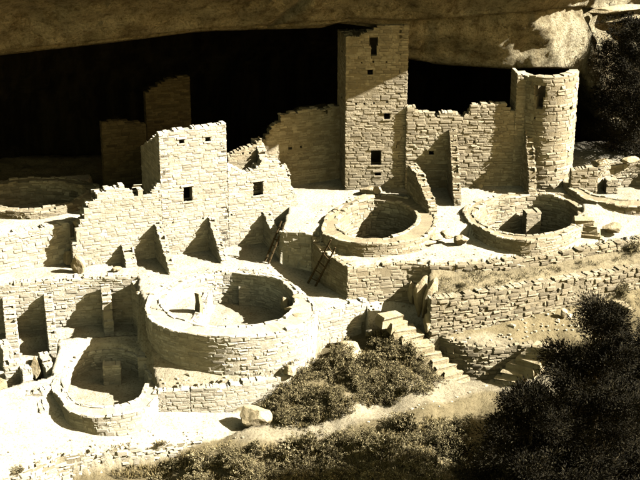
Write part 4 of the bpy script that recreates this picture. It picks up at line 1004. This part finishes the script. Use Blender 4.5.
def pine(name, label, base, h, crown_w, seed, m='needle', nleaf=26000, lean=(0, 0), first=.06, group=None, dens=1.0, leaf=.105, pexp=.62):
    """pinyon: trunk, whorled limbs, tufts of needles round the branch ends"""
    R = np.random.default_rng(seed); t = empty(name, base, label, 'tree', group); segs = []; tips = []
    top = np.array([lean[0], lean[1], h]); k0 = np.zeros(3); prev = k0; n = 7
    for i in range(1, n+1):
        q = top*i/n + R.normal(size=3)*np.array([.09, .09, 0]); segs.append((prev, q, .16*h/6*(1-(i-1)/n)+.02, .16*h/6*(1-i/n)+.02)); prev = q
    stems_mesh('trunk', [(k0-np.array([0, 0, .5]), k0, .2*h/6, .18*h/6)] + segs, M['bark'], t, 8)
    bs = []; nb = int(46*dens)
    for i in range(nb):
        f = first + (1-first)*(i+R.uniform(0, 1))/nb*.97; az = R.uniform(0, 2*PI)
        prof = (1-f)**pexp*(.55+.45*min(1, f/.18)); L = crown_w*prof*R.uniform(.55, 1.12) + .18
        o = top*f; d = np.array([math.cos(az), math.sin(az), R.uniform(.05, .5)]); e = o + d*L; mid = o + d*L*.5 + np.array([0, 0, -.08*L])
        bs += [(o, mid, .045*h/6*(1-f)+.012, .03*h/6*(1-f)+.01), (mid, e, .03*h/6*(1-f)+.01, .006)]
        for j in range(int(5 + 7*L)):
            g = R.uniform(.3, 1.05); c = (o*(1-2*g)+mid*2*g) if g < .5 else mid + (e-mid)*(2*g-1)
            c = c + R.normal(size=3)*np.array([.24, .24, .13])*(.5+L*.3); tips.append((c, d))
            if j % 2 == 0: bs.append((mid + (e-mid)*max(0, 2*g-1), c, .012, .005))
    for j in range(14): tips.append((top*(1-.03*j) + R.normal(size=3)*.10*(1+j*.22), np.array([0, 0, 1.])))
    stems_mesh('limbs', bs, M['bark'], t, 4)
    per = max(20, nleaf//len(tips)); P = []; Dr = []; Nr = []
    for c, d in tips:
        s = R.uniform(.12, .22); v = R.normal(size=(per, 3)); P.append(c + v*s*np.array([1, 1, .7])); Nr.append(v + np.array([0, 0, .4])); Dr.append(v*.8 + d*.7 + np.array([0, 0, .5]))
    leaf_obj('crown', cards(np.vstack(P), leaf, .36, R, dirs=np.vstack(Dr), nrm=np.vstack(Nr)), M[m], t); return t
def tree_at(name, label, base_px, top_px, z, w, seed, **kw):
    b = at(*base_px, z) if z is not None else gat(*base_px); z = b.z; h = zat(top_px[0], top_px[1], b) - z
    x = (ray(*top_px).x - ray(*base_px).x)*(b-CAM).length
    return pine(name, label, (b.x, b.y, z), h, w, seed, lean=(x*.9, 0), **kw)
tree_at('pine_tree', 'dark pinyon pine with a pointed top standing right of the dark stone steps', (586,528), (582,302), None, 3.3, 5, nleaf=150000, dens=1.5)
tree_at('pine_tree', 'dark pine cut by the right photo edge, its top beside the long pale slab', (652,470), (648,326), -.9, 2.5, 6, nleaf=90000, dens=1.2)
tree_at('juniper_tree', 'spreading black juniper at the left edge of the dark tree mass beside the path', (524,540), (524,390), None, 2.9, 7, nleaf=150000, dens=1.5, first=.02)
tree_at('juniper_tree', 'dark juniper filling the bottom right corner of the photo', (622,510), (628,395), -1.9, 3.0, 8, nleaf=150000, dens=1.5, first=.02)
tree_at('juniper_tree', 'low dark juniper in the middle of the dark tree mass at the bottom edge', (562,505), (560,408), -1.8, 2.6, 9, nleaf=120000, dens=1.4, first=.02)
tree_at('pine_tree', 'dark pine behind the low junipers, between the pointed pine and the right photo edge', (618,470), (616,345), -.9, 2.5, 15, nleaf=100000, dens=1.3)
# the tree beside the cliff at the right end of the alcove
b = on_w(637, 168, -1.2)
pine('fir_tree', 'dark ragged tree in front of the pale cliff at the upper right edge', (b.x, b.y, 5.6), zat(628, 18, b)-5.6, 3.1, 12, nleaf=120000, first=.03, dens=2.0, pexp=.34)

# small loose stones on the ground
R = np.random.default_rng(21); V = []; F = []
areas = [[(0,455),(60,440),(150,430),(260,436),(200,442),(100,450),(20,475)],[(0,283),(130,274),(280,266),(300,280),(150,296),(20,290)],[(288,230),(345,192),(430,205),(465,225),(430,232),(330,228)],[(350,262),(470,250),(580,244),(520,256),(420,260)],[(440,330),(520,318),(620,300),(580,330),(490,344)],[(150,376),(285,372),(270,378),(165,388)],[(350,300),(410,300),(400,312),(370,312)],[(300,440),(440,398),(490,384),(440,408)],[(232,300),(285,300),(270,318),(225,320)]]
for ar in areas:
    xs = [q[0] for q in ar]; ys = [q[1] for q in ar]
    for _ in range(int((max(xs)-min(xs))*(max(ys)-min(ys))*.024)):
        a, b = R.uniform(min(xs), max(xs)), R.uniform(min(ys), max(ys))
        if not in_poly(a, b, ar): continue
        c = gat(a, b); s = float(R.uniform(.03, .10))*(2 if R.random() < .06 else 1); k = len(V)
        for dz, kk in ((-.5, 1), (.15, .95), (.4, .5)):
            t0 = R.uniform(0, 1.5)
            for q in range(4):
                t = t0*.2 + q*PI/2 + R.uniform(-.3, .3); V.append((c.x+math.cos(t)*s*kk, c.y+math.sin(t)*s*kk*.8, c.z+dz*s))
        F.append((k+8, k+9, k+10, k+11))
        for o in (0, 4):
            for q in range(4): F.append((k+o+q, k+o+(q+1) % 4, k+o+4+(q+1) % 4, k+o+4+q))
o = mesh_obj('loose_stones', V, F, M['tan']); o['kind'] = 'stuff'; o['label'] = 'small loose stones scattered on the dusty terraces'
